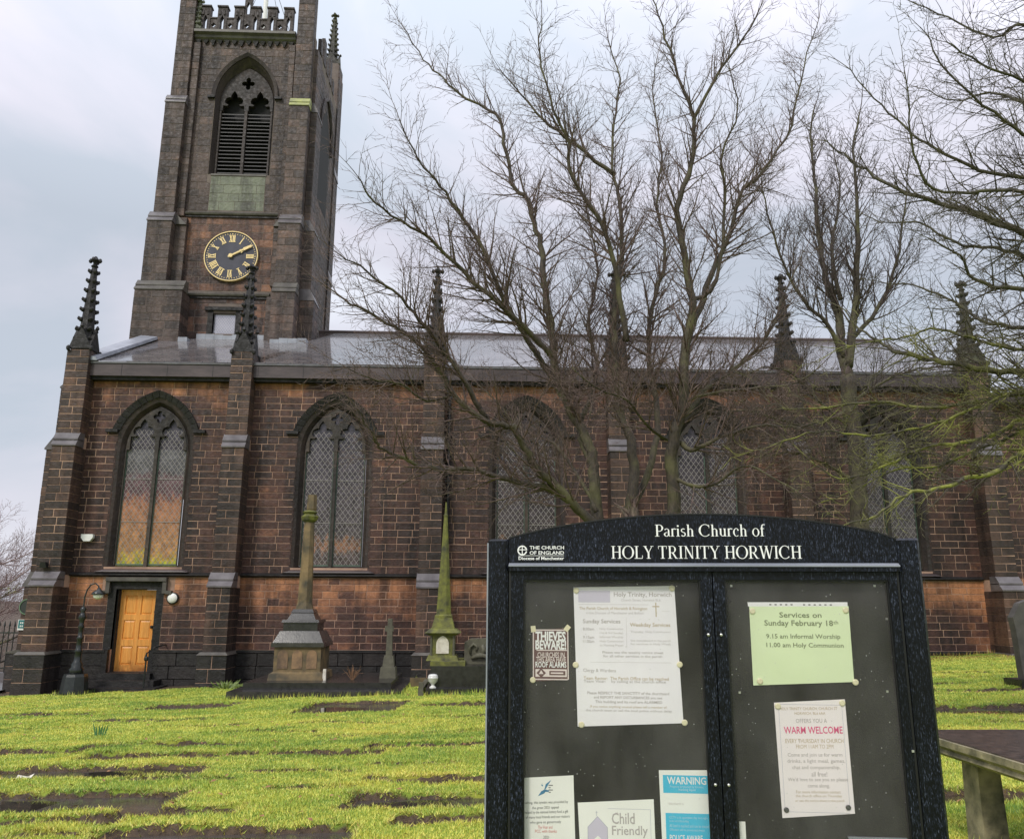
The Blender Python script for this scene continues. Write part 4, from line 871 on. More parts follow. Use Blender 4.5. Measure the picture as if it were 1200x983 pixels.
# little window below the clock
LWn = part('window')
P('frame', 'black_stone', LWn, lambda b: (b.box(-9.5, -9.32, TY0-.012, TY0+.15, 11.1, 12.0), b.box(-8.55, -8.37, TY0-.012, TY0+.15, 11.1, 12.0), b.box(-9.6, -8.3, TY0-.09, TY0+.1, 12.0, 12.12)))
box('pane', 'sky_lit_glass', LWn, -9.32, -8.55, TY0+.12, TY0+.13, 11.17, 11.92)
P('lead_lattice', 'lead_came', LWn, lambda b: lattice(b, -9.30, -8.57, 11.19, 11.9, TY0+.112, .12, .005), kind='stuff')
# clock
CK = part('clock'); cz = 13.98; cy = TY0-.10; ccx = -8.85; cr = .93
def ring(b, r0, r1, y0, y1, n=48):
    b.add([(ccx+r_*math.cos(a_), y_, cz+r_*math.sin(a_)) for r_, y_ in ((r0, y1), (r1, y1), (r1, y0), (r0, y0)) for a_ in [2*math.pi*i_/n for i_ in range(n)]], [(k*n+i_, k*n+(i_+1) % n, ((k+1) % 4)*n+(i_+1) % n, ((k+1) % 4)*n+i_) for k in range(4) for i_ in range(n)])
def disc(b, r, y0, y1, n=48):
    v = [(ccx+r*math.cos(2*math.pi*i_/n), y, cz+r*math.sin(2*math.pi*i_/n)) for y in (y0, y1) for i_ in range(n)]
    b.add(v, [tuple(range(n)), tuple(reversed(range(n, 2*n)))]+[(i_, (i_+1) % n, n+(i_+1) % n, n+i_) for i_ in range(n)])
P('clock_face', 'clock_blue_black', CK, lambda b: disc(b, cr-.015, cy, TY0+.02)); P('rim', 'gilt', CK, lambda b: (ring(b, cr-.03, cr, cy-.03, TY0))); 
P('minute_marks', 'gilt', CK, lambda b: [rad(b, a_*6, cr-.115, cr-.085, .012 if a_ % 5 else .022, cy-.012) for a_ in range(60)]) if False else None
def rad(b, deg, r0, r1, hw, y, off=0, hw2=None, off2=None):
    a_ = R(90-deg); d_ = Vector((math.cos(a_), math.sin(a_))); n_ = Vector((d_.y, -d_.x)); hw2 = hw if hw2 is None else hw2; off2 = off if off2 is None else off2
    c_ = [d_*r0+n_*(off-hw), d_*r0+n_*(off+hw), d_*r1+n_*(off2+hw2), d_*r1+n_*(off2-hw2)]
    b.add([(ccx+p.x, yy, cz+p.y) for yy in (y, y+.01) for p in c_], [(0, 1, 2, 3), (7, 6, 5, 4), (0, 4, 5, 1), (1, 5, 6, 2), (2, 6, 7, 3), (3, 7, 4, 0)])
P('minute_marks', 'gilt', CK, lambda b: [rad(b, a_*6, cr-.12, cr-.085, .011 if a_ % 5 else .02, cy-.011) for a_ in range(60)])
NUM = ['XII', 'I', 'II', 'III', 'IV', 'V', 'VI', 'VII', 'VIII', 'IX', 'X', 'XI']
for hN, s_ in enumerate(NUM):
    b = MB(); wds = {'I': .052, 'V': .105, 'X': .11}; tot = sum(wds[c] for c in s_); o_ = -tot/2; r0, r1 = cr-.40, cr-.155; yk = cy-.011
    for c in s_:
        m_ = o_+wds[c]/2
        if c == 'I': rad(b, hN*30, r0, r1, .018, yk, m_)
        if c == 'V': rad(b, hN*30, r0, r1, .018, yk, m_, .02, m_-.036); rad(b, hN*30, r0, r1, .010, yk-.001, m_, .010, m_+.036)
        if c == 'X': rad(b, hN*30, r0, r1, .018, yk, m_+.036, .018, m_-.036); rad(b, hN*30, r0, r1, .010, yk-.001, m_-.036, .010, m_+.036)
        o_ += wds[c]
    rad(b, hN*30, r0-.006, r0+.014, tot/2+.005, yk-.002); rad(b, hN*30, r1-.014, r1+.006, tot/2+.005, yk-.002); b.build('numeral', 'gilt', CK)
P('clock_hand', 'gilt', CK, lambda b: (rad(b, 63, -.06, .42, .034, cy-.05), rad(b, 63, .36, .50, .075, cy-.051, 0, .02)))
P('clock_hand', 'gilt', CK, lambda b: (rad(b, 61, -.10, .50, .026, cy-.07), rad(b, 61, .5, .80, .055, cy-.071, 0, .03)))
P('hub', 'gilt', CK, lambda b: b.add([(ccx+.07*math.cos(a_), y, cz+.07*math.sin(a_)) for y in (cy-.085, cy) for a_ in [2*math.pi*i_/14 for i_ in range(14)]], [tuple(range(14))]+[(i_, (i_+1) % 14, 14+(i_+1) % 14, 14+i_) for i_ in range(14)]))
# cornice and pierced parapet
P('cornice', 'grey_green_ledge', TW, lambda b: b.add([(x, y, z) for x in (-10.86, -7.15) for y, z in ((TY0, 22.55), (TY0-.12, 22.66), (TY0-.14, 22.74), (TY0-.26, 22.80), (TY0-.26, 22.90), (TY0-.1, 22.98), (TY0+.2, 22.98))], [tuple(range(7)), tuple(range(13, 6, -1))]+[(i_, i_+7, (i_+1) % 7+7, (i_+1) % 7) for i_ in range(7)]))
P('corbel_table', 'black_stone', TW, lambda b: [b.frus(-10.72+i_*.262, TY0-.05, 22.36+(i_ % 2)*.06, 22.56, .05, .20, .04, .12) for i_ in range(14)])
PR = part('parapet'); px0 = -10.86; step = .615; py0, py1 = TY0-.06, TY0+.14
def arch_hole(cx, w, z0, z1): return list(reversed([(cx-w, z0), (cx+w, z0), (cx+w, z1-.12), (cx+w*.5, z1-.04), (cx, z1+.05), (cx-w*.5, z1-.04), (cx-w, z1-.12)]))
for i_ in range(6):
    c_ = -10.56+i_*step; top = 24.0
    if i_ == 3: pass
    def ml(b):
        b.prismY([(c_-.175, 22.98), (c_+.175, 22.98), (c_+.175, top), (c_-.175, top)], py0, py1, [arch_hole(c_, .065, 23.06, 23.62)])
        b.box(c_-.20, c_+.20, py0-.04, py1+.04, top, top+.06); b.frus(c_-.08, py0-.015, 23.66, 23.86, .07, .03, .03, .03); b.frus(c_+.08, py0-.015, 23.66, 23.86, .07, .03, .03, .03)
    P('merlon', 'tower_stone', PR, ml)
    if i_ < 5:
        d_ = c_+step/2; tp = 23.52 if i_ != 2 else 24.45
        qf = lambda cc, zz, r_: [(cc+r_*(.5+.5*abs(math.cos(2*a_)))*math.cos(a_), zz+r_*(.5+.5*abs(math.cos(2*a_)))*math.sin(a_)) for a_ in [-2*math.pi*k_/20 for k_ in range(20)]]
        def em(b):
            hl = [qf(d_, 23.25, .10)]
            if i_ == 2: hl.append(arch_hole(d_, .07, 23.75, 24.25))
            b.prismY([(d_-.132, 22.98), (d_+.132, 22.98), (d_+.132, tp), (d_-.132, tp)], py0+.03, py1-.03, hl)
            b.box(d_-.13, d_+.13, py0, py1, tp, tp+.05)
        P('embrasure_panel', 'tower_stone', PR, em)
P('parapet_side', 'tower_stone', PR, lambda b: [b.box(TX1-.1, TX1+.03, 5.9+k_*.615, 5.9+k_*.615+(.35 if k_ % 2 else .30), 22.9, 24.0 if k_ % 2 else 23.5) for k_ in range(5)])
pinnacle(-10.82, 4.95, .2, 23.0, 24.3, 'mossy_panel_stone', 4, gab=.2)
pinnacle(TX1-.37, TY1-.38, .62, 25.1, 27.85, 'mossy_dark_stone', 9)
for x_ in (-11.17, -6.78): pinnacle(x_, 5.05, .62, 25.5, 28.4, 'black_stone', 8)
fp_ = thing('flagpole', 'pale flagpole with wire stays behind the tower parapet', 'flagpole', (-9.33, 8, 22.9))
P('pole', 'white_paint', fp_, lambda b: b.lathe(-9.33, 8, [(.11, 22.9), (.10, 26), (.07, 33)], 12))
for dx_ in (-1.3, 1.3, 1.9): P('stay', 'cast_iron', fp_, lambda b: b.tube([(-9.33, 8, 28.5), (-9.33+dx_, 7.6, 23.0)], .012, 4))
# lightning conductor on the right of the tower face
# ---- write out the stones: the 300 largest in view as single objects, the rest in one mesh
def in_view(v):
    p = Vector(v[8])-CAM; d = p.dot(fw); return d > 0 and abs(p.dot(rt)/d)*FPX < 590 and abs(p.dot(up)/d)*FPX < 480
def hidden(v):
    p = Vector(v[8])-CAM; d = p.dot(fw); x, y = 600+FPX*p.dot(rt)/d, 491-FPX*p.dot(up)/d
    return (x > 575 and y > 600) or (x > 440 and 230 < y < 600)
STONES.sort(key=lambda s: -(s[0]*(1 if in_view(s[1]) else 0)*(0.1 if hidden(s[1]) else 1)))
for a_, v, f, mt, tn in STONES[:300]:
    me = bpy.data.meshes.new('stone'); c0 = Vector(v[8]); me.from_pydata([tuple(Vector(p)-c0) for p in v], [], f)
    me.materials.append(MAT[mt]); A = me.attributes.new('tone', 'FLOAT', 'FACE'); A.data.foreach_set('value', [tn]*len(f))
    par = wall
    o = bpy.data.objects.new('stone', me); COL.objects.link(o); o.location = c0; o.parent = wall; o.matrix_parent_inverse = Matrix.Translation(-parent_loc(wall))
b = MB(); tones = []; mts = []
for a_, v, f, mt, tn in STONES[300:]:
    if mt not in mts: mts.append(mt)
    b.add(v, f, mts.index(mt)); tones += [tn]*len(f)
me = bpy.data.meshes.new('stone_courses'); me.from_pydata(b.v, [], b.f)
for m_ in mts: me.materials.append(MAT[m_])
me.polygons.foreach_set('material_index', b.mi); A = me.attributes.new('tone', 'FLOAT', 'FACE'); A.data.foreach_set('value', tones)
link('stone_courses', me, CH, kind='stuff')
print('stones', len(STONES), 'grass', n)

# ================================================================== LAMP POST, RAILING
lx, ly = -9.62, -1.25; lz = gz(lx, ly)+.0
lp = thing('lamp_post', 'black cast iron lamp post with swan neck beside the orange door steps', 'lamp post', (lx, ly, lz))
P('base', 'cast_iron', lp, lambda b: (b.frus(lx, ly, lz-.05, lz+.04, .66, .66), b.lathe(lx, ly, [(.31, lz+.04), (.27, lz+.40), (.25, lz+.46), (.15, lz+.47)], 8, math.pi/8)))
P('column', 'cast_iron', lp, lambda b: b.lathe(lx, ly, [(.17, lz+.46), (.15, lz+.52), (.17, lz+.56), (.12, lz+.62), (.13, lz+.68), (.085, lz+.75), (.075, lz+.95), (.095, lz+.98), (.07, lz+1.02), (.06, lz+1.25), (.085, lz+1.28), (.055, lz+1.32), (.05, lz+1.5), (.08, lz+1.54), (.05, lz+1.6), (.06, lz+1.70), (.10, lz+1.76), (.06, lz+1.84), (.045, lz+1.9), (.075, lz+1.96), (.03, lz+2.02)], 12), True)
P('swan_neck', 'cast_iron', lp, lambda b: b.tube([(lx, ly, lz+1.98), (lx+.0, ly, lz+2.25), (lx+.04, ly, lz+2.42), (lx+.12, ly, lz+2.54), (lx+.22, ly, lz+2.57), (lx+.30, ly, lz+2.51), (lx+.32, ly, lz+2.44)], .018, 8))
P('shade', 'cast_iron', lp, lambda b: b.lathe(lx+.32, ly, [(.03, lz+2.47), (.05, lz+2.42), (.13, lz+2.37), (.17, lz+2.31), (.165, lz+2.305)], 16), True)
P('lamp_glass', 'opal_glass', lp, lambda b: b.lathe(lx+.32, ly, [(.12, lz+2.31), (.11, lz+2.24), (.06, lz+2.20), (.01, lz+2.19)], 14), True)
rlg = thing('iron_railing', 'black iron railing with spear heads on a low wall at far left', 'railing', (-13.6, 2, 0))
box('low_wall', 'weathering_stone', rlg, -17.5, -12.55, 1.88, 2.14, -.3, .32)
for k_ in range(26):
    x_ = -12.68-k_*.14; b = MB(); b.tube([(x_, 2, .3), (x_, 2, 1.55)], .014, 6); b.lathe(x_, 2, [(.014, 1.53), (.032, 1.58), (.004, 1.70)], 6); b.build('bar', 'cast_iron', rlg)
for z_ in (.42, 1.36): box('rail', 'cast_iron', rlg, -17.4, -12.6, 1.985, 2.015, z_, z_+.035)
P('gate_post', 'cast_iron', rlg, lambda b: b.lathe(-12.62, 2, [(.05, .3), (.05, 1.65), (.07, 1.68), (.03, 1.8)], 8))

# ================================================================== MONUMENTS
mc = -3.93; mY = -3.0
cm = thing('column_monument', 'tall buff stone memorial column with broken top on a stepped granite base by the wall', 'monument', (mc, mY, .35))
P('step', 'granite_top', cm, lambda b: b.box(-5.09, -1.59, -4.5, -1.3, .2, .49)); P('step', 'dark_granite', cm, lambda b: b.box(-4.88, -1.84, -4.1, -1.6, .49, .63))
P('pedestal', 'buff_monument', cm, lambda b: (b.frus(mc, mY, .63, .76, 1.18, 1.14), b.frus(mc, mY, .76, .80, 1.14, 1.0), b.box(mc-.5, mc+.5, mY-.5, mY+.5, .8, 1.31)))
for i_ in range(3):
    x_ = mc-.31+i_*.31; P('arched_panel', 'buff_panel', cm, lambda b: b.prismY([(x_-.11, .86), (x_+.11, .86)]+arch(x_, .11, 1.13, .12, 5), mY-.512, mY-.5))
P('cornice', 'granite_top', cm, lambda b: (b.box(mc-.56, mc+.56, mY-.56, mY+.56, 1.31, 1.40), b.frus(mc, mY, 1.40, 1.64, 1.08, .84)))
P('upper_block', 'dark_granite', cm, lambda b: (b.box(mc-.37, mc+.37, mY-.37, mY+.37, 1.64, 1.82), b.frus(mc, mY, 1.82, 1.88, .82, .78), b.frus(mc, mY, 1.88, 2.03, .62, .46), b.frus(mc, mY, 2.03, 2.10, .5, .42)))
P('shaft', 'buff_monument', cm, lambda b: b.lathe(mc-.01, mY, [(.2, 2.1), (.19, 2.14), (.165, 2.25), (.115, 4.03)], 8, math.pi/8))
P('capital', 'mossy_monument', cm, lambda b: b.lathe(mc-.01, mY, [(.10, 4.02), (.17, 4.08), (.20, 4.16), (.13, 4.22), (.18, 4.26), (.12, 4.3)], 8))
P('broken_top', 'buff_monument', cm, lambda b: b.lathe(mc+.02, mY, [(.10, 4.29), (.115, 4.34), (.105, 4.66)], 6))
sc = thing('small_cross', 'small weathered headstone cross with broken arms right of the tall column', 'headstone', (-2.03, -2.9, .63))
P('base', 'carved_stone', sc, lambda b: (b.frus(-2.03, -2.9, .63, .86, .36, .32), b.frus(-2.03, -2.9, .86, 1.10, .26, .2))); P('shaft', 'carved_stone', sc, lambda b: b.frus(-2.03, -2.9, 1.10, 1.90, .14, .10))
P('cross_arm', 'carved_stone', sc, lambda b: b.box(-2.14, -1.95, -2.95, -2.85, 1.62, 1.74))
# dark chest tomb with obelisk
ct = thing('chest_tomb', 'low dark granite tomb carrying the green obelisk, close to the notice board', 'tomb', (-.3, -4.5, .45))
P('base', 'dark_granite', ct, lambda b: b.box(-1.07, .95, -5.0, -3.4, .3, .60)); P('chest', 'dark_granite', ct, lambda b: b.box(-.98, .9, -4.85, -3.5, .6, 1.02)); P('top', 'mossy_monument', ct, lambda b: b.box(-1.0, -.3, -4.80, -3.55, 1.02, 1.10))
P('lettering', 'weathering_stone', ct, lambda b: [b.box(-.85+i_*.052, -.85+i_*.052+.03, -5.004, -4.999, .48, .525) for i_ in range(22) if i_ % 6 != 5])
oc = -.775; oY = -4.2
ob = thing('obelisk', 'slender moss-green obelisk on a pedestal with white arched plaque, left of the board', 'obelisk', (oc, oY, 1.1))
P('pedestal', 'mossy_monument', ob, lambda b: (b.frus(oc, oY, 1.10, 1.20, .66, .58), b.box(oc-.25, oc+.25, oY-.25, oY+.25, 1.2, 1.60)))
P('plaque', 'plaque_white', ob, lambda b: b.prismY([(oc-.13, 1.24), (oc+.13, 1.24)]+arch(oc, .13, 1.42, .17, 6), oY-.262, oY-.25))
for s_ in (-1, 1): P('corner_shaft', 'carved_stone', ob, lambda b: b.lathe(oc+s_*.23, oY-.25, [(.025, 1.2), (.025, 1.6)], 8))
P('cap', 'mossy_monument', ob, lambda b: (b.frus(oc, oY, 1.60, 1.65, .56, .74), b.frus(oc, oY, 1.65, 1.73, .74, .54), b.frus(oc, oY, 1.73, 1.95, .48, .36)))
P('needle', 'mossy_monument', ob, lambda b: (b.lathe(oc, oY, [(.20, 1.95), (.20, 1.99), (.165, 2.02), (.042, 4.05), (.052, 4.1), (.03, 4.12), (.015, 4.38)], 8, math.pi/8)))
cp = thing('carved_headstone', 'low grey stone carved with a reclining figure, beside the obelisk', 'headstone', (.0, -4.0, 1.02))
P('slab', 'carved_stone', cp, lambda b: b.prismY([(-.33, 1.02), (.62, 1.02), (.62, 1.40), (.5, 1.50), (.2, 1.53), (-.2, 1.52), (-.33, 1.44)], -4.25, -3.95))
P('carving', 'carved_stone', cp, lambda b: (b.tube([(-.18, -4.27, 1.13), (-.08, -4.30, 1.18), (.05, -4.3, 1.2), (.18, -4.28, 1.14), (.28, -4.27, 1.1)], [.03, .05, .06, .04, .02], 7), b.tube([(-.2, -4.27, 1.22), (-.22, -4.28, 1.34), (-.14, -4.28, 1.42), (-.06, -4.27, 1.36), (-.09, -4.27, 1.28)], [.025, .03, .03, .025, .02], 6), b.tube([(.05, -4.29, 1.2), (.07, -4.29, 1.32), (.04, -4.28, 1.4)], [.05, .05, .03], 7), b.tube([(.08, -4.28, 1.3), (.18, -4.28, 1.24), (.26, -4.27, 1.14)], [.03, .03, .02], 6)), True)
ur = P('urn', 'china_white', None, lambda b: b.lathe(-.93, -5.0+.09, [(.066, .60), (.07, .625), (.04, .65), (.024, .67), (.055, .70), (.092, .74), (.10, .79), (.104, .795), (.104, .815), (.092, .82), (.10, .84), (.075, .865), (.04, .875)], 20), True)
tag(ur, 'white china urn standing at the front left corner of the dark tomb', 'urn')
kb = thing('grave_kerb', 'low stone kerb round a plot between the column steps and the dark tomb', 'kerb', (-1.35, -3.4, .4))
P('kerb_stone', 'buff_monument', kb, lambda b: b.box(-1.55, -1.12, -2.9, -2.8, .3, .62)); P('kerb_stone', 'carved_stone', kb, lambda b: b.box(-1.22, -1.12, -4.9, -2.91, .3, .60)); P('corner_post', 'carved_stone', kb, lambda b: b.frus(-1.16, -4.95, .3, .72, .12, .09))
pp = P('marker_post', 'plaque_white', None, lambda b: b.frus(-3.32, -3.55, .63, .86, .07, .06)); tag(pp, 'small pale marker post standing right of the column pedestal', 'marker')
df_ = thing('dead_flowers', 'bunch of dry reddish-brown flower stems on the granite step', 'plant', (-2.75, -3.4, .63))
for k_ in range(26):
    a_ = random.uniform(0, 6.3); r_ = random.uniform(.05, .3); P('stem', 'dead_stems', df_, lambda b: b.tube([(-2.75+.03*math.cos(a_), -3.4, .63), (-2.75+r_*.6*math.cos(a_), -3.4+.2*r_*math.sin(a_), .75+.1*random.random()), (-2.75+r_*math.cos(a_), -3.4+.4*r_*math.sin(a_), .72+.22*random.random())], [.006, .005, .003], 4))
for (hx, hy, s_, lab) in ((-5.35, -2.4, .25, 'low green plant growing at the left end of the granite steps'), (-6.0, -1.5, .35, 'green weeds at the foot of the second buttress')):
    wp = thing('weeds', lab, 'plant', (hx, hy, gz(hx, hy)))
    for k_ in range(34):
        a_ = random.uniform(0, 6.3); r_ = random.uniform(.05, s_); h_ = random.uniform(.05, .22); z_ = gz(hx, hy); x1_, y1_ = hx+r_*math.cos(a_), hy+.5*r_*math.sin(a_)
        b = MB(); b.add([(hx+.5*(x1_-hx)-.015, hy, z_), (hx+.5*(x1_-hx)+.015, hy, z_), (x1_+.02, y1_, z_+h_*.7), (x1_-.02, y1_, z_+h_*.7), (x1_+.06*math.cos(a_), y1_, z_+h_)], [(0, 1, 2, 3), (3, 2, 4)]); b.build('leaf', 'weed_green', wp)
# grey headstone at right
hs = thing('grey_headstone', 'tall grey headstone with shoulders at the right edge of the photo', 'headstone', (9.75, -7.2, .85))
P('stone', 'grey_headstone', hs, lambda b: b.prismY([(x+.12, z) for x, z in ((9.42, .98), (10.3, .98), (10.33, 1.8), (10.36, 2.05), (10.2, 2.3), (9.86, 2.42), (9.52, 2.3), (9.36, 2.05), (9.39, 1.8))], -7.28, -7.12))
P('base', 'dark_granite', hs, lambda b: b.box(9.38, 10.58, -7.45, -6.95, .7, 1.0))
# ---- table tomb
tt_ = thing('table_tomb', 'weathered stone table tomb with dark wet top right of the notice board', 'tomb', (3.65, -16.8, .7))
def tslab(b):
    x0, x1, y0, y1 = 3.06, 4.25, -17.85, -15.80
    prof = [(0.06, 1.30), (.02, 1.325), (.03, 1.35), (0, 1.375), (0, 1.415)]
    v = [(x, y, z) for o_, z in prof for x, y in ((x0+o_, y0+o_), (x1-o_, y0+o_), (x1-o_, y1-o_), (x0+o_, y1-o_))]
    b.add(v, [(k*4+i_, k*4+(i_+1) % 4, k*4+4+(i_+1) % 4, k*4+4+i_) for k in range(4) for i_ in range(4)]+[(3, 2, 1, 0), (16, 17, 18, 19)])
P('slab', 'table_slab_edge', tt_, tslab); P('slab_face', 'table_slab_top', tt_, lambda b: b.box(3.085, 4.225, -17.825, -15.825, 1.4155, 1.423))
for x_, y_ in ((3.38, -16.08), (4.0, -16.08), (3.38, -17.5), (4.0, -17.5)):
    P('leg', 'table_slab_edge', tt_, lambda b: (b.frus(x_, y_, .6, 1.30, .17, .15, .20, .18), b.frus(x_, y_, 1.24, 1.302, .15, .22, .18, .25)))

# ================================================================== NOTICE BOARD
BA = R(7.1); BU = Vector((math.cos(BA), -math.sin(BA), 0)); BN = Vector((math.sin(BA), math.cos(BA), 0)); BP = Vector((.01906, -19.35007, 0))
def bp(u, z, w=0.): p = BP+BU*u+BN*w; return Vector((p.x, p.y, z))
BD = (BP-CAM).dot(BN); UC = -((BP-CAM).dot(BU))
def sh(u, z, w): k_ = w/BD; return (u+(u-UC)*k_, z+(z-CAM.z)*k_)      # same line of sight, w metres deeper (takes parallax out of the measurements)
class BM(MB):
    """builder in board coordinates: x = along, y = depth, z = up"""
    def build(s, name, mats, parent=None, smooth=False, **k):
        s.v = [tuple(bp(v[0], v[2], v[1])) for v in s.v]; return MB.build(s, name, mats, parent, smooth, **k)
def Q(name, mats, parent, fn, smooth=False, **k):
    b = BM(); fn(b); return b.build(name, mats, parent, smooth, **k)
NB = thing('notice_board', 'black church notice board with arched header and two glazed doors, wet with rain', 'notice board', tuple(bp(.62, .6, .04)))
def postm(b, x0, x1):
    c = .008; y0, y1 = -.008, .07; zt = 2.474
    pr = [(x0+c, y0), (x1-c, y0), (x1, y0+c), (x1, y1-c), (x1-c, y1), (x0+c, y1), (x0, y1-c), (x0, y0+c)]
    v = [(x, y, z) for z in (.5, zt) for x, y in pr]+[(x0+.01+(x-x0)*.85, y0+.008+(y-y0)*.85, zt+.006) for x, y in pr]
    b.add(v, [(i_, (i_+1) % 8, (i_+1) % 8+8, i_+8) for i_ in range(8)]+[(i_+8, (i_+1) % 8+8, (i_+1) % 8+16, i_+16) for i_ in range(8)]+[tuple(range(16, 24))])
for x0, x1 in ((.000, .062), (1.180, 1.241)): Q('post', 'rain_wet_paint', NB, lambda b: postm(b, x0, x1))
Q('post_edge_highlight', 'lead', NB, lambda b: b.box(-.0012, .003, -.0045, .002, .6, 2.468))  # pale strip paints the light caught along the left post's edge
# header with segmental top
arc = [(.064, 2.4815)]+[(.064+1.115*t_, 2.4815+.0685*(1-(2*t_-1)**2)**.92) for t_ in [i_/24 for i_ in range(1, 24)]]+[(1.179, 2.4765)]
HP = Q('header_panel', 'rain_wet_paint', NB, lambda b: b.prismY([(1.179, 2.409), ]+list(reversed(arc))+[(.064, 2.409)], .0, .055))
Q('header_edge', 'black_paint', NB, lambda b: b.prismY([(x, z+.0) for x, z in reversed(arc)]+[(x, z+.004) for x, z in arc], -.002, .058))
Q('header_ledge', 'lead', NB, lambda b: b.add([(x, y, z) for x in (.064, 1.179) for y, z in ((-.014, 2.399), (-.014, 2.4025), (.0, 2.4095), (.03, 2.4095), (.03, 2.399))], [(0, 1, 2, 3, 4), (9, 8, 7, 6, 5)]+[(i_, i_+5, (i_+1) % 5+5, (i_+1) % 5) for i_ in range(5)]))
Q('header_ledge_underside', 'rain_wet_paint', NB, lambda b: b.box(.064, 1.179, -.010, .03, 2.386, 2.3985))
CB = 1.60
Q('case', 'black_paint', NB, lambda b: (b.box(.064, 1.178, .046, .09, 1.53, 2.40), b.box(.064, .070, .002, .046, 1.53, 2.386), b.box(1.172, 1.178, .002, .046, 1.53, 2.386)))
for (x0, x1, ox0, ox1) in ((.0655, .6545, .1055, .6215), (.6575, 1.1775, .690, 1.149)):
    D_ = bpy.data.objects.new('door', None); COL.objects.link(D_); D_.parent = NB; D_.matrix_parent_inverse = Matrix.Translation(-parent_loc(NB))
    def fr(b):
        for (a, c, e, f) in ((x0, ox0, 1.54, 2.385), (ox1, x1, 1.54, 2.385), (ox0, ox1, 2.3625, 2.385), (ox0, ox1, 1.54, CB)):
            b.prismY([(a, e), (c, e), (c, f), (a, f)], .0035, .026)
    Q('frame', 'rain_wet_paint', D_, fr); Q('pane', 'perspex', D_, lambda b: b.box(ox0-.003, ox1+.003, .014, .018, CB-.003, 2.3655))
    Q('inner_bead', 'black_paint', D_, lambda b: (b.box(ox0, ox0+.004, .008, .0138, CB, 2.3625), b.box(ox1-.004, ox1, .008, .0138, CB, 2.3625), b.box(ox0+.004, ox1-.004, .008, .0138, 2.3585, 2.3625)))
    for z_ in ((2.208, 1.809)):
        u_ = .6375 if x0 < .3 else .6735; Q('screw', 'screw_metal', D_, lambda b: b.add([(u_+r_*math.cos(a_), y_, z_+r_*math.sin(a_)) for r_, y_ in ((.0042, .0035), (.0038, .001), (.0012, -.0004)) for a_ in [2*math.pi*i_/10 for i_ in range(10)]], [(r_*10+i_, r_*10+(i_+1) % 10, (r_+1)*10+(i_+1) % 10, (r_+1)*10+i_) for r_ in (0, 1) for i_ in range(10)]+[tuple(range(20, 30))]))
Q('screw', 'screw_metal', NB, lambda b: b.box(1.167, 1.173, .0, .0036, 1.903, 1.909))
Q('backing', 'board_back', NB, lambda b: b.box(.070, 1.172, .040, .046, 1.54, 2.386))
Q('ledge', 'lead', NB, lambda b: b.box(.99, 1.145, .030, .0395, 1.675, 1.679))
for u_, z_ in ((.7085, 2.345), (1.1086, 2.346), (.716, 2.052), (1.117, 2.06), (1.1335, 2.255)): 
    uu, zz = sh(u_, z_, .038); Q('backing_pin', 'screw_metal', NB, lambda b: b.box(uu-.003, uu+.003, .0385, .04, zz-.003, zz+.003))
def rain(b):
    rr = random.Random(5)
    for _ in range(260):
        x, z = rr.uniform(.11, 1.145), rr.uniform(1.66, 2.36)
        if .615 < x < .695: continue
        r_ = rr.choice((.0006, .0007, .0009, .0012)); n = 6
        b.add([(x+r_*math.cos(2*math.pi*i_/n), .0138, z+1.3*r_*math.sin(2*math.pi*i_/n)) for i_ in range(n)]+[(x, .0138-r_*.8, z)], [(i_, (i_+1) % n, n) for i_ in range(n)])
Q('raindrops', 'screw_metal', NB, rain, kind='stuff')
# ---- lettering in a serif face, built stroke by stroke
class Serif:
    def __init__(s): s.q = []
    def bar(s, x0, y0, x1, y1, w):
        s.q.append([(x0-w/2, y0), (x0+w/2, y0), (x1+w/2, y1), (x1-w/2, y1)])
    def hb(s, x0, x1, y, h): s.q.append([(x0, y-h/2), (x1, y-h/2), (x1, y+h/2), (x0, y+h/2)])
    def ser(s, x, y, w=.30, h=.035): s.q.append([(x-w/2, y), (x+w/2, y), (x+w/2, y+h), (x-w/2, y+h)])
    def arc(s, cx, cy, rx, ry, a0, a1, wt=.10, wn=.035, n=16):
        po = []; 
        for i in range(n+1):
            a = R(a0+(a1-a0)*i/n); w = wn+(wt-wn)*abs(math.cos(a))**1.5
            po.append(((cx+(rx-w/2)*math.cos(a), cy+(ry-wn/2)*math.sin(a)), (cx+(rx+w/2)*math.cos(a), cy+(ry+wn/2)*math.sin(a))))
        for p, q in zip(po[:-1], po[1:]): s.q.append([p[0], p[1], q[1], q[0]])
TK, TN = .115, .045
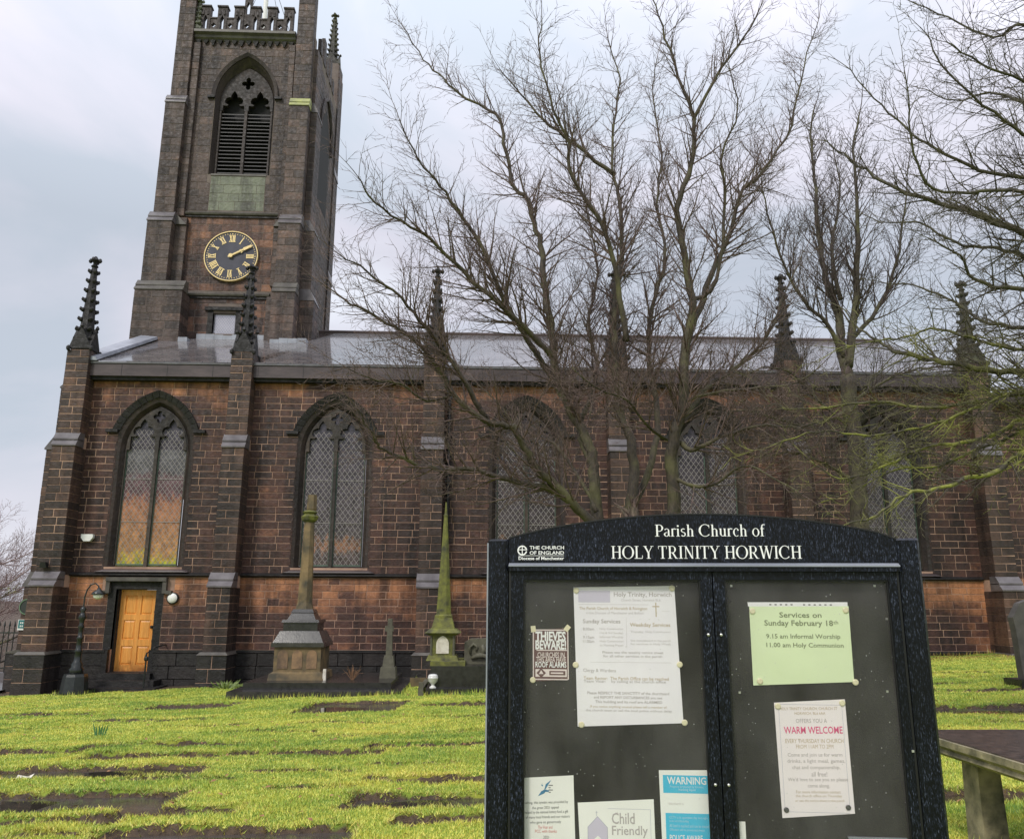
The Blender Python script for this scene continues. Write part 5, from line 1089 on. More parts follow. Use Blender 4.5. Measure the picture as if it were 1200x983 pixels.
def glyph(c):
    g = Serif(); t, n = TK, TN; w = .7
    if c == 'H': g.bar(.17, 0, .17, 1, t); g.bar(.63, 0, .63, 1, t); g.hb(.17, .63, .52, n); [g.ser(x, y) for x in (.17, .63) for y in (0, .965)]; w = .80
    elif c == 'O': g.arc(.42, .5, .36, .5, 0, 360, t+.02, n, 32); w = .84
    elif c == 'C': g.arc(.42, .5, .36, .5, 42, 318, t+.02, n, 26); g.bar(.69, .70, .69, .98, .03); w = .78
    elif c == 'L': g.bar(.17, 0, .17, 1, t); g.ser(.17, .965); g.hb(.02, .56, .02, n); g.bar(.57, .0, .60, .26, .035); w = .64
    elif c == 'Y': g.bar(.37, 0, .37, .46, t); g.bar(.37, .44, .12, .98, t); g.bar(.37, .44, .62, .98, n); g.ser(.37, 0); g.ser(.12, .965, .26); g.ser(.62, .965, .22); w = .74
    elif c == 'T': g.bar(.33, 0, .33, 1, t); g.hb(.03, .63, .978, n); g.ser(.33, 0); g.bar(.045, .76, .03, .98, .03); g.bar(.615, .76, .63, .98, .03); w = .66
    elif c == 'R': g.bar(.17, 0, .17, 1, t); g.ser(.17, 0); g.ser(.15, .965, .22); g.hb(.17, .38, .978, n); g.hb(.17, .38, .47, n); g.arc(.36, .725, .19, .255, -90, 90, t, n, 14); g.bar(.62, 0, .36, .48, t); g.ser(.66, 0, .18); w = .76
    elif c == 'I': g.bar(.17, 0, .17, 1, t); g.ser(.17, 0); g.ser(.17, .965); w = .34
    elif c == 'N': g.bar(.16, 0, .16, 1, n); g.bar(.64, 0, .64, 1, n); g.bar(.64, .0, .16, 1, t); g.ser(.16, 0, .24); g.ser(.13, .965, .2); g.ser(.64, .965, .24); w = .80
    elif c == 'W': g.bar(.30, 0, .10, 1, t); g.bar(.30, 0, .50, .96, n); g.bar(.70, 0, .50, .96, t); g.bar(.70, 0, .92, 1, n); g.ser(.10, .965, .24); g.ser(.50, .965, .22); g.ser(.92, .965, .2); w = 1.0
    elif c == 'P': g.bar(.17, 0, .17, 1, t); g.ser(.17, 0); g.ser(.15, .965, .22); g.hb(.17, .34, .978, n); g.hb(.17, .34, .44, n); g.arc(.32, .71, .21, .27, -90, 90, t, n, 14); w = .58
    elif c == 'a': g.bar(.35, .06, .35, .50, .10); g.arc(.22, .50, .13, .15, 0, 160, .08, n, 10); g.arc(.20, .17, .13, .16, 60, 340, .10, n, 14); g.bar(.42, .0, .36, .10, .07); w = .46
    elif c == 'r': g.bar(.12, 0, .12, .66, .10); g.ser(.12, 0, .24); g.arc(.26, .50, .13, .14, 40, 150, .08, n+.02, 8); w = .36
    elif c == 'i': g.bar(.12, 0, .12, .66, .10); g.ser(.12, 0, .24); g.ser(.08, .62, .12); g.arc(.12, .88, .035, .035, 0, 360, .07, .07, 10); w = .27
    elif c == 's': g.arc(.18, .50, .12, .14, 40, 270, .075, n+.02, 12); g.arc(.18, .18, .13, .16, -150, 90, .08, n+.02, 12); w = .38
    elif c == 'h': g.bar(.12, 0, .12, 1, .10); g.ser(.12, 0, .22); g.ser(.08, .965, .12); g.arc(.26, .48, .13, .16, 0, 160, .09, n, 10); g.bar(.39, 0, .39, .49, .10); g.ser(.39, 0, .2); w = .52
    elif c == 'u': g.bar(.12, .16, .12, .66, .10); g.ser(.08, .62, .12); g.arc(.26, .19, .13, .17, 180, 340, .09, n, 10); g.bar(.40, 0, .40, .66, .10); g.ser(.36, .62, .12); g.ser(.44, 0, .12); w = .52
    elif c == 'c': g.arc(.25, .33, .17, .33, 50, 310, .10, n, 16); g.arc(.36, .52, .03, .03, 0, 360, .05, .05, 8); w = .44
    elif c == 'o': g.arc(.25, .33, .19, .33, 0, 360, .10, n, 22); w = .50
    elif c == 'f': g.bar(.14, 0, .14, .80, .10); g.ser(.14, 0, .24); g.hb(.03, .29, .63, n); g.arc(.26, .82, .11, .16, 50, 180, .08, n+.02, 8); w = .31
    elif c == ' ': w = .27
    return g.q, w
def serif_text(txt, u0, u1, zb, h, w, mat, parent):
    x = 0; qs = []
    for c in txt:
        q, ww = glyph(c); qs += [[(px+x, py) for px, py in poly] for poly in q]; x += ww+.02
    k_ = (u1-u0)/(x-.02); b = BM()
    for i_, poly in enumerate(qs):
        y_ = w-.00002*(i_ % 40)
        b.add([(u0+px*k_, y_, zb+py*h) for px, py in poly], [(0, 1, 2, 3)])
    return b.build('lettering', mat, parent)
serif_text('Parish Church of', .4946, .8115, 2.4868, .0345, -.0012, 'header_white', HP)
serif_text('HOLY TRINITY HORWICH', .3655, .9135, 2.4225, .0365, -.0012, 'header_white', HP)
# ---- plain lettering from the built-in font
def text(txt, u0, u1, zc, h, w, mat, parent, bold=0., fit=True, name='lettering', tilt=0., shear=0.):
    cu = bpy.data.curves.new('text', 'FONT'); cu.body = txt; cu.offset = bold; cu.shear = shear; cu.resolution_u = 2; cu.fill_mode = 'FRONT'
    to = bpy.data.objects.new('text', cu); COL.objects.link(to)
    dg = bpy.context.evaluated_depsgraph_get(); me = bpy.data.meshes.new_from_object(to.evaluated_get(dg)); bpy.data.objects.remove(to)
    n = len(me.vertices); co = np.empty(n*3); me.vertices.foreach_get('co', co); co = co.reshape(-1, 3)
    lo, hi = co.min(0), co.max(0); kx = (u1-u0)/max(1e-6, hi[0]-lo[0]); x = (co[:, 0]-lo[0])*kx; y = (co[:, 1]-(lo[1]+hi[1])/2)*(h/(hi[1]-lo[1]))
    o_ = np.array([tuple(bp(u0+a, zc+c+tilt*a, w)) for a, c in zip(x, y)]); me.vertices.foreach_set('co', o_.ravel()); me.materials.clear(); me.materials.append(MAT[mat]); me.update()
    return link(name, me, parent)
WP = .0385
def poster(name, label, quad, mat, cat='notice'):
    """quad: four corners (u, z) measured in the plane of the posts, lower-left first, anticlockwise"""
    pts = [sh(u, z, WP) for u, z in quad]; c_ = (sum(p[0] for p in pts)/4, sum(p[1] for p in pts)/4)
    T = thing(name, label, cat, tuple(bp(c_[0], c_[1], WP)), 'papers pinned up inside the notice board')
    # slightly curled sheet: a 6 x 6 grid
    (a, b_, c2, d_) = [Vector(p) for p in pts]
    def f(b):
        N = 6; v = []
        for lay in (0, .0006):
            for j in range(N+1):
                for i in range(N+1):
                    s_, t_ = i/N, j/N; p = a*(1-s_)*(1-t_)+b_*s_*(1-t_)+c2*s_*t_+d_*(1-s_)*t_
                    v.append((p.x, WP-.0000+lay, p.y))
        M_ = (N+1)**2
        for j in range(N):
            for i in range(N): k = j*(N+1)+i; b.f.append((k, k+1, k+N+2, k+N+1)); b.f.append((k+M_, k+N+1+M_, k+N+2+M_, k+1+M_)); b.mi += [0, 0]
        b.v = v
    Q('sheet', mat, T, f); return T
def pinm(T, u, z, mat='pin_cream', r=.0085):
    uu, zz = sh(u, z, WP)
    Q('pin', mat, T, lambda b: b.add([(uu+r_*math.cos(a_), y_, zz+r_*math.sin(a_)) for r_, y_ in ((r, WP-.0002), (r, WP-.003), (r*.7, WP-.0045)) for a_ in [2*math.pi*i_/16 for i_ in range(16)]], [(r_*16+i_, r_*16+(i_+1) % 16, (r_+1)*16+(i_+1) % 16, (r_+1)*16+i_) for r_ in (0, 1) for i_ in range(16)]+[tuple(range(32, 48))]))
def tx(T, txt, u0, u1, z, h, mat, bold=0., tilt=0.0, **k):
    a = sh(u0, z, WP); b_ = sh(u1, z, WP); return text(txt, a[0], b_[0], a[1], 1.3*h*(1+WP/BD), WP-.0008, mat, T, bold, tilt=tilt, **k)
def rect(T, u0, u1, z0, z1, mat, name='print', dz=.0004):
    a = sh(u0, z0, WP); c = sh(u1, z1, WP); return Q(name, mat, T, lambda b: b.add([(a[0], WP-dz, a[1]), (c[0], WP-dz, a[1]), (c[0], WP-dz, c[1]), (a[0], WP-dz, c[1])], [(0, 1, 2, 3)]))
# header emblem and words
def emb(b):
    cx, cz_ = .1035, 2.4465; 
    def rg(r0, r1, a0, a1, n=24):
        for i_ in range(n):
            p, q = R(a0+(a1-a0)*i_/n), R(a0+(a1-a0)*(i_+1)/n)
            b.add([(cx+r_*math.cos(a), -.0012, cz_+r_*math.sin(a)) for r_, a in ((r0, p), (r1, p), (r1, q), (r0, q))], [(0, 1, 2, 3)])
    rg(.0108, .0145, 12, 350); b.add([(cx-.0108, -.00115, cz_-.0012+.002), (cx+.0145, -.00115, cz_-.0012+.002), (cx+.0145, -.00115, cz_+.0012+.002), (cx-.0108, -.00115, cz_+.0012+.002)], [(0, 1, 2, 3)])
    b.add([(cx-.0012, -.00125, cz_-.0112), (cx+.0012, -.00125, cz_-.0112), (cx+.0012, -.00125, cz_+.0112), (cx-.0012, -.00125, cz_+.0112)], [(0, 1, 2, 3)])
Q('emblem', 'header_white', HP, emb)
text('THE CHURCH', .1255, .2275, 2.4545, .0105, -.0012, 'header_white', HP, .012); text('OF ENGLAND', .1255, .2275, 2.4395, .0105, -.0012, 'header_white', HP, .012)
Q('rule', 'header_white', HP, lambda b: b.add([(.0925, -.0012, 2.4305), (.2275, -.0012, 2.4305), (.2275, -.0012, 2.4317), (.0925, -.0012, 2.4317)], [(0, 1, 2, 3)]))
text('Diocese of Manchester', .0925, .2275, 2.4235, .0095, -.0012, 'header_white', HP, .02)
# thieves beware
T = poster('thieves_notice', 'small dark red and white thieves beware roof alarm notice', [(.1355, 2.075), (.2386, 2.0809), (.2353, 2.2235), (.1335, 2.2179)], 'paper_maroon')
for (a, b_, c_, d_) in ((.1345, .1375, 2.078, 2.216), (.2345, .2375, 2.081, 2.222), (.1375, .2345, 2.2165, 2.2195), (.138, .2345, 2.0795, 2.0825), (.145, .233, 2.160, 2.1628)): rect(T, a, b_, c_, d_, 'print_pinkwhite')
tx(T, 'THIEVES', .142, .230, 2.2005, .0215, 'print_white', .035); tx(T, 'BEWARE!', .142, .231, 2.1765, .0205, 'print_white', .035)
tx(T, 'CHURCHES IN', .148, .226, 2.1485, .0115, 'print_pinkwhite', .01); tx(T, 'THIS AREA HAVE', .144, .230, 2.1355, .0115, 'print_pinkwhite', .01); tx(T, 'ROOF ALARMS', .142, .231, 2.1215, .0125, 'print_white', .02)
rect(T, .142, .232, 2.088, 2.109, 'print_pinkwhite'); rect(T, .182, .228, 2.0925, 2.1045, 'paper_maroon', dz=.0008); rect(T, .186, .222, 2.0965, 2.1005, 'print_pinkwhite', dz=.0011)
uu, zz = sh(.1585, 2.0985, WP); Q('emblem', 'paper_maroon', T, lambda b: b.add([(uu-.014, WP-.0009, zz), (uu, WP-.0009, zz-.0135), (uu+.014, WP-.0009, zz), (uu, WP-.0009, zz+.0135)], [(0, 1, 2, 3)])); Q('emblem', 'print_pinkwhite', T, lambda b: b.add([(uu-.007, WP-.0012, zz-.003), (uu+.007, WP-.0012, zz-.003), (uu, WP-.0012, zz+.008)], [(0, 1, 2)]))
for u_, z_, an in ((.136, 2.2205, 0.1), (.2345, 2.2235, -.7)):
    a = sh(u_, z_, WP); cs, sn = math.cos(an), math.sin(an); Q('tape', 'pin_cream', T, lambda b: b.add([(a[0]+x*cs-z*sn, WP-.0014, a[1]+x*sn+z*cs) for x, z in ((-.007, -.009), (.007, -.009), (.007, .009), (-.007, .009))], [(0, 1, 2, 3)]))
pinm(T, .1345, 2.079)
# large white parish notice
T = poster('parish_notice', 'largest white paper of church services, pinned at six points in the left case', [(.2613, 1.9543), (.5569, 1.9682), (.5457, 2.3446), (.254, 2.3395)], 'paper_white')
for u_, z_ in ((.262, 2.331), (.539, 2.338), (.2575, 2.122), (.5525, 2.126), (.272, 1.960), (.560, 1.970)): pinm(T, u_, z_)
rect(T, .268, .36, 2.297, 2.330, 'paper_lilac')
tx(T, 'Holy Trinity, Horwich', .371, .537, 2.318, .0125, 'print_grey', .01); tx(T, 'Church Street, Horwich BL6', .392, .505, 2.3035, .006, 'print_faint')
rect(T, .268, .470, 2.2905, 2.2915, 'print_faint'); tx(T, 'The Parish Church of Horwich & Rivington', .270, .466, 2.279, .0085, 'print_tan', .005); tx(T, 'in the Diocese of Manchester and Bolton', .29, .455, 2.2675, .0055, 'print_faint')
rect(T, .4895, .4925, 2.257, 2.297, 'print_tan', 'cross'); rect(T, .481, .501, 2.2845, 2.2875, 'print_tan', 'cross', .0005); rect(T, .508, .53, 2.272, 2.2728, 'print_faint')
tx(T, 'Sunday Services', .280, .388, 2.242, .0115, 'print_grey', .01); tx(T, 'Weekday Services', .415, .530, 2.233, .0105, 'print_tan', .01)
for i_, (a, c) in enumerate((('8.00am', 'Holy Communion'), ('', '(1st & 3rd Sunday)'), ('9.15am', 'Informal Worship'), ('11.00am', 'Holy Communion'), ('', 'or Morning Prayer'))):
    z_ = 2.222-i_*.0115
    if a: tx(T, a, .280, .312, z_, .0062, 'print_grey')
    tx(T, c, .328, .395, z_, .006, 'print_faint')
rect(T, .4045, .4052, 2.17, 2.255, 'print_faint')
for i_, c in enumerate(('Thursday  Holy Communion', 'See noticeboard in the porch', 'for services in Holy Week')): tx(T, c, .416, .530, (2.2145, 2.190, 2.1805)[i_], .0058, 'print_faint')
tx(T, 'Please see the weekly notice sheet', .335, .508, 2.1565, .0068, 'print_grey'); tx(T, 'for all other services in the parish', .337, .504, 2.146, .0068, 'print_grey'); rect(T, .30, .53, 2.1295, 2.1303, 'print_faint')
tx(T, 'Clergy & Wardens', .279, .372, 2.106, .0095, 'print_grey'); tx(T, 'Team Rector:  The Parish Office can be reached', .280, .520, 2.086, .0070, 'print_tan', .004); tx(T, 'Team Vicar:    by calling at the church office', .280, .512, 2.0765, .0070, 'print_grey', .004)
tx(T, 'Please RESPECT THE SANCTITY of the churchyard', .290, .520, 2.045, .0075, 'print_grey', .008); tx(T, 'and REPORT ANY DISTURBANCES you see', .308, .500, 2.0335, .0072, 'print_grey', .008); tx(T, 'This building and its roof are ALARMED', .312, .500, 2.0215, .0072, 'print_grey', .008)
tx(T, 'If you notice anything unusual please tell a member of', .298, .512, 2.0085, .0062, 'print_tan'); tx(T, 'the church team or call the local police without delay', .285, .526, 1.9985, .0062, 'print_grey')
# green service sheet and strip behind it
T = poster('white_strip_notice', 'white paper edge with cut-off print showing above the green sheet', [(.7525, 2.2875), (1.0293, 2.2895), (1.0293, 2.3005), (.7515, 2.2992)], 'paper_white')
for i_ in range(11): rect(T, .812+i_*.0148+(.02 if i_ > 4 else 0), .812+i_*.0148+(.02 if i_ > 4 else 0)+.006, 2.2912, 2.2945, 'print_dark')
WP = .0372
T = poster('service_sheet', 'pale green sheet announcing services on Sunday February 18th', [(.7545, 2.0715), (1.0298, 2.0842), (1.0316, 2.2895), (.7555, 2.2875)], 'paper_green')
tx(T, 'Services on', .838, .955, 2.2645, .0115, 'print_olive', .012); tx(T, 'Sunday February 18', .795, .985, 2.2400, .0155, 'print_olive', .014); tx(T, 'th', .986, .999, 2.2445, .007, 'print_olive')
tx(T, '9.15 am Informal Worship', .798, 1.002, 2.2040, .0125, 'print_olive', .01); tx(T, '11.00 am Holy Communion', .797, 1.009, 2.1800, .0125, 'print_olive', .01)
for u_, z_ in ((.7635, 2.2745), (1.0225, 2.2785), (.773, 2.0835), (1.033, 2.0835)): pinm(T, u_, z_)
WP = .0385
# warm welcome
T = poster('welcome_notice', 'pinkish white warm welcome notice with pink heading, lowest in the right case', [(.8115, 1.7296), (1.0032, 1.7451), (1.0007, 2.038), (.8081, 2.0263)], 'paper_pink_white')
for a, b_, c_, d_ in ((.8195, .8203, 1.745, 2.02), (.9905, .9913, 1.755, 2.03), (.8195, .9913, 2.022, 2.0228), (.822, .99, 1.7455, 1.7463)): rect(T, a, b_, c_, d_, 'print_lilac')
tl = .02
tx(T, 'HOLY TRINITY CHURCH, CHURCH ST', .822, .978, 2.0100, .0068, 'print_tan', tilt=tl); tx(T, 'HORWICH, BL6 6AA', .862, .945, 1.9985, .0065, 'print_tan', tilt=tl); tx(T, 'OFFERS YOU A', .864, .948, 1.9795, .0085, 'print_grey', .004, tilt=tl)
tx(T, 'WARM WELCOME', .830, .988, 1.9545, .0145, 'print_pink', .012, tilt=tl)
tx(T, 'EVERY THURSDAY IN CHURCH', .832, .988, 1.9265, .0085, 'print_tan', .004, tilt=tl); tx(T, 'FROM 11AM TO 2PM', .860, .960, 1.9125, .008, 'print_tan', tilt=tl)
for i_, (c, a, b_) in enumerate((('Come and join us for warm', .836, .982), ('drinks, a light meal, games,', .834, .988), ('chat and companionship,', .846, .974), ('all free!', .896, .938), ("We'd love to see you so please", .832, .992), ('come along.', .884, .942))):
    tx(T, c, a, b_, (1.8895, 1.8735, 1.8575, 1.8425, 1.8265, 1.8115)[i_], .0095, 'print_grey', .003, tilt=tl)
tx(T, 'For more information contact', .852, .970, 1.7965, .0055, 'print_tan', tilt=tl); tx(T, 'the church office on Thursday', .850, .972, 1.7855, .0065, 'print_tan', tilt=tl); tx(T, 'or see the notice sheet in the porch', .848, .978, 1.7735, .0060, 'print_tan', tilt=tl)
pinm(T, .8175, 2.0175); pinm(T, .9925, 2.0285); pinm(T, .823, 1.7505, 'pin_dark', .007); pinm(T, .9865, 1.7605, 'pin_dark', .007)
# bottom left funding notice
T = poster('funding_notice', 'white notice with blue bird-like emblem at the bottom left corner', [(.109, 1.640), (.2508, 1.6430), (.2477, 1.8256), (.109, 1.8161)], 'paper_cream')
ec = sh(.168, 1.789, WP)
for pl in (((-.020, -.020), (-.002, -.012), (.006, -.002), (-.010, -.006)), ((-.004, -.010), (.010, .012), (.018, .024), (.002, .012)), ((-.010, .008), (-.006, .006), (-.006, .010), (-.010, .012)), ((-.012, -.008), (.010, -.008), (.012, -.004), (-.002, -.002))):
    Q('emblem', 'print_blue', T, lambda b: b.add([(ec[0]+x, WP-.0005-.0001*pl[0][0], ec[1]+z) for x, z in pl], [(0, 1, 2, 3)]))
for i_ in range(4): rect(T, .178, .184+.006*(i_ % 2), 1.779+.006*i_, 1.7815+.006*i_, 'print_dark')
for i_, (c, a, b_) in enumerate((('wiring, this system was provided by', .112, .232), ('the great 2021 appeal', .132, .206), ('helped by the national lottery fund, a gift', .112, .232), ('of many local friends and our visitors', .114, .236), ('who gave so generously', .126, .212))): tx(T, c, a, b_, 1.7505-.0125*i_, .0068, 'print_dark', .004, tilt=.05)
tx(T, 'The Vicar and', .148, .188, 1.690, .006, 'print_red', tilt=.03); tx(T, 'PCC with thanks', .140, .200, 1.6795, .006, 'print_red', tilt=.03); tx(T, '2021', .163, .178, 1.665, .006, 'print_dark')
# child friendly
T = poster('child_friendly_notice', 'white child friendly church notice with a drawn grey chapel', [(.2644, 1.628), (.4690, 1.634), (.4675, 1.7688), (.2586, 1.7552)], 'paper_cream')
tx(T, 'Child', .3515, .4140, 1.7175, 0.0222, 'print_grey', .008, tilt=.02); tx(T, 'Friendly', .3515, .4490, 1.6835, 0.0238, 'print_grey', .008, tilt=.02); tx(T, 'Church', .354, .436, 1.6525, 0.0183, 'print_grey', .008, tilt=.02)
for pl in ([(.3095, 1.736), (.3105, 1.736), (.3105, 1.722), (.3095, 1.722)], [(.3065, 1.7325), (.3135, 1.7325), (.3135, 1.7315), (.3065, 1.7315)]):
    v = [sh(u, z, WP) for u, z in pl]; Q('cross', 'print_lilac', T, lambda b: b.add([(p[0], WP-.0006, p[1]) for p in v], [(0, 1, 2, 3)]))
v = [sh(u, z, WP) for u, z in ((.285, 1.635), (.340, 1.635), (.340, 1.694), (.3125, 1.722), (.285, 1.694))]; Q('chapel', 'print_lilac', T, lambda b: b.add([(p[0], WP-.0004, p[1]) for p in v], [(0, 1, 2, 3, 4)]))
v = [sh(u, z, WP) for u, z in ((.2865, 1.635), (.3385, 1.635), (.3385, 1.6935), (.3125, 1.720), (.2865, 1.6935))]; Q('chapel', 'paper_lilac', T, lambda b: b.add([(p[0], WP-.0007, p[1]) for p in v], [(0, 1, 2, 3, 4)]))
v = [sh(u, z, WP) for u, z in ((.303, 1.635), (.323, 1.635), (.323, 1.664), (.313, 1.673), (.303, 1.664))]; Q('chapel_door', 'print_paleblue' if False else 'paper_cream', T, lambda b: b.add([(p[0], WP-.001, p[1]) for p in v], [(0, 1, 2, 3, 4)]))
rect(T, .341, .458, 1.7418, 1.7426, 'print_lilac'); rect(T, .457, .4578, 1.64, 1.7418, 'print_lilac')
# warning
T = poster('warning_notice', 'blue and white WARNING notice beside the centre stile', [(.4875, 1.62), (.6223, 1.622), (.6210, 1.8467), (.4841, 1.8439)], 'paper_cream')
rect(T, .4945, .6215, 1.786, 1.832, 'paper_blue'); rect(T, .4985, .6215, 1.62, 1.735, 'paper_blue')
tx(T, 'WARNING', .5055, .6120, 1.8185, .0150, 'print_white', .014); tx(T, 'Property protected by forensic', .513, .604, 1.8020, .0058, 'print_paleblue'); tx(T, 'marking liquid', .536, .582, 1.7945, .0062, 'print_paleblue', .01); tx(T, 'this church is', .508, .548, 1.7595, .005, 'print_faint')
for i_, (c, b_) in enumerate((('CCTV is in operation day and night', .612), ('on the roof of this building', .560), ('All lead is marked and can be traced', .614), ('Offenders will be prosecuted always', .602))): tx(T, c, .508, b_, (1.7235, 1.7145, 1.7035, 1.6925)[i_], .0062, 'print_paleblue')
tx(T, 'POLICE AWARE', .508, .596, 1.673, .0115, 'print_white', .012)
# small pale tab low in the right case
T = Q('paper_tab', 'paper_cream', None, lambda b: b.box(*[sh(.6955, 1.70, WP)[0], sh(.712, 1.7, WP)[0]], WP, WP+.0005, 1.62, 1.709)); tag(T, 'small pale paper tab at the lower left corner of the right-hand case', 'paper', 'papers pinned up inside the notice board')

# ================================================================== TREES
class Segs:
    def __init__(s): s.a = []; s.b = []; s.ra = []; s.rb = []
    def add(s, p, q, r0, r1): s.a.append(p); s.b.append(q); s.ra.append(r0); s.rb.append(r1)
    def mesh(s, name, mat, n=3):
        a, b = np.array(s.a), np.array(s.b); ra, rb = np.array(s.ra), np.array(s.rb); N = len(a); d = b-a; d /= np.linalg.norm(d, axis=1)[:, None]+1e-9
        ref = np.where(np.abs(d[:, 2:3]) < .9, np.array([[0, 0, 1.]]), np.array([[1., 0, 0]])); u = np.cross(d, ref); u /= np.linalg.norm(u, axis=1)[:, None]; w = np.cross(d, u)
        vs = np.empty((N, 2*n, 3))
        for k in range(n):
            c, s_ = math.cos(2*math.pi*k/n), math.sin(2*math.pi*k/n); o = u*c+w*s_; vs[:, k] = a+o*ra[:, None]; vs[:, n+k] = b+o*rb[:, None]
        base = (np.arange(N)*2*n)[:, None]; fs = np.concatenate([base+np.array([[k, (k+1) % n, (k+1) % n+n, k+n]]) for k in range(n)], 1).reshape(-1, 4)
        me = bpy.data.meshes.new(name); me.vertices.add(N*2*n); me.vertices.foreach_set('co', vs.ravel()); me.loops.add(fs.size); me.loops.foreach_set('vertex_index', fs.ravel().astype(np.int32))
        me.polygons.add(len(fs)); me.polygons.foreach_set('loop_start', np.arange(0, fs.size, 4, dtype=np.int32)); me.update(calc_edges=True); me.materials.append(MAT[mat]); me.polygons.foreach_set('use_smooth', [True]*len(me.polygons)); return me
rg_ = random.Random(11)
def rv():
    v = Vector((rg_.gauss(0, 1), rg_.gauss(0, 1), rg_.gauss(0, 1))); return v.normalized()
def grow(S_, p, d, L_, r0, lev, spec):
    """one side branch with its own side branches"""
    sp, cnt, ang, upw, kink = spec[lev]; n = max(2, int(L_/sp)); st = L_/n; r = r0; pts = [p.copy()]; dd = d.normalized()
    for i_ in range(n):
        dd = (dd+rv()*kink+Vector((0, 0, upw))).normalized(); q = pts[-1]+dd*st; rn = r0*(1-.8*(i_+1)/n)
        S_[min(lev, len(S_)-1)].add(tuple(pts[-1]), tuple(q), r, rn); pts.append(q)
        if lev+1 < len(spec):
            k = cnt*st; k = int(k)+(rg_.random() < k-int(k))
            for _ in range(k):
                if i_ == 0 and lev < 1 and rg_.random() < .5: continue
                ax = dd.cross(rv()).normalized(); a_ = R(rg_.uniform(ang*.7, ang*1.3)); nd = (dd*math.cos(a_)+ax*math.sin(a_)).normalized()
                cl = L_*(.42+.3*rg_.random())*(1-.55*(i_/n)) if lev == 0 else L_*(.35+.35*rg_.random())*(1-.4*i_/n)
                grow(S_, q, nd, max(cl, .09), max(rn*.6, TWMIN), lev+1, spec)
        r = rn
def tree(name, label, cat, limbs, trunk_mat, twig_mat, spec, side, base, group=None, sidel=1.6, seedn=1, upb=.25, twmin=.0028, r_sub=.45, start=.15, pull=None, permul=1.):
    global rg_, TWMIN
    TWMIN = twmin
    rg_ = random.Random(seedn)
    T = thing(name, label, cat, base, group)
    tw = [Segs(), Segs()]; big = MB()
    for pts, r0, r1, per in limbs:
        pts = [Vector(p) for p in pts]
        # smooth the polyline (Catmull-Rom)
        sm = []
        for i_ in range(len(pts)-1):
            p0, p1, p2, p3 = pts[max(0, i_-1)], pts[i_], pts[i_+1], pts[min(len(pts)-1, i_+2)]
            for k in range(4):
                t_ = k/4; sm.append(.5*((2*p1)+(p2-p0)*t_+(2*p0-5*p1+4*p2-p3)*t_*t_+(3*p1-p0-3*p2+p3)*t_**3)+rv()*.022*min(1, r0*20))
        sm.append(pts[-1]); N = len(sm); rad = [r0+(r1-r0)*(i_/(N-1))**.8 for i_ in range(N)]; 
        lm = MB(); lm.tube(sm, [q*(1+.03*rg_.uniform(-1, 1)) for q in rad], 7 if r0 > .03 else 5); lm.build('limb' if r0 < .13 else 'trunk', trunk_mat, T, True)
        acc = 0; tot = sum((sm[i_+1]-sm[i_]).length for i_ in range(N-1)); run = 0
        for i_ in range(N-1):
            sg_ = sm[i_+1]-sm[i_]; run += sg_.length; f_ = run/tot
            if f_ < start: continue
            acc += sg_.length*per*permul
            while acc >= 1:
                acc -= 1; dd = sg_.normalized(); ax = dd.cross(rv()).normalized()
                if pull is not None and ax.dot(pull) < 0 and rg_.random() < .6: ax = -ax
                a_ = R(rg_.uniform(28, 62)); nd = (dd*math.cos(a_)+ax*math.sin(a_)+Vector((0, 0, upb))).normalized()
                p = sm[i_]+sg_*rg_.random(); l_ = sidel*rg_.uniform(.4, 1.1)*(1-.62*f_)
                grow(tw, p, nd, l_, max(min(rad[i_]*r_sub, .006+.011*l_), twmin*1.4), 0, spec)
        # leading shoot
        grow(tw, sm[-1], (sm[-1]-sm[-2]), sidel*.5, max(r1*.9, .003), 0, spec)
    link('branches', tw[0].mesh('branches', twig_mat, 4), T, kind='stuff'); link('twigs', tw[1].mesh('twigs', twig_mat, 3), T, kind='stuff')
    return T
def lp_(pts, Y0, Y1=None, off=0):
    """limb as pixel polyline with a run of depths"""
    Y1 = Y0 if Y1 is None else Y1; n = len(pts)
    return [at(x, y, Y0+(Y1-Y0)*(i_/(n-1))**1.0) for i_, (x, y) in enumerate(pts)]
YB = -10.5
bc = at(752, 640, YB); bg = Vector((bc.x, YB, gz(bc.x, YB)))
def frm(pts, Y0, Y1, r0, r1, per): return (lp_(pts, Y0, Y1), r0, r1, per)
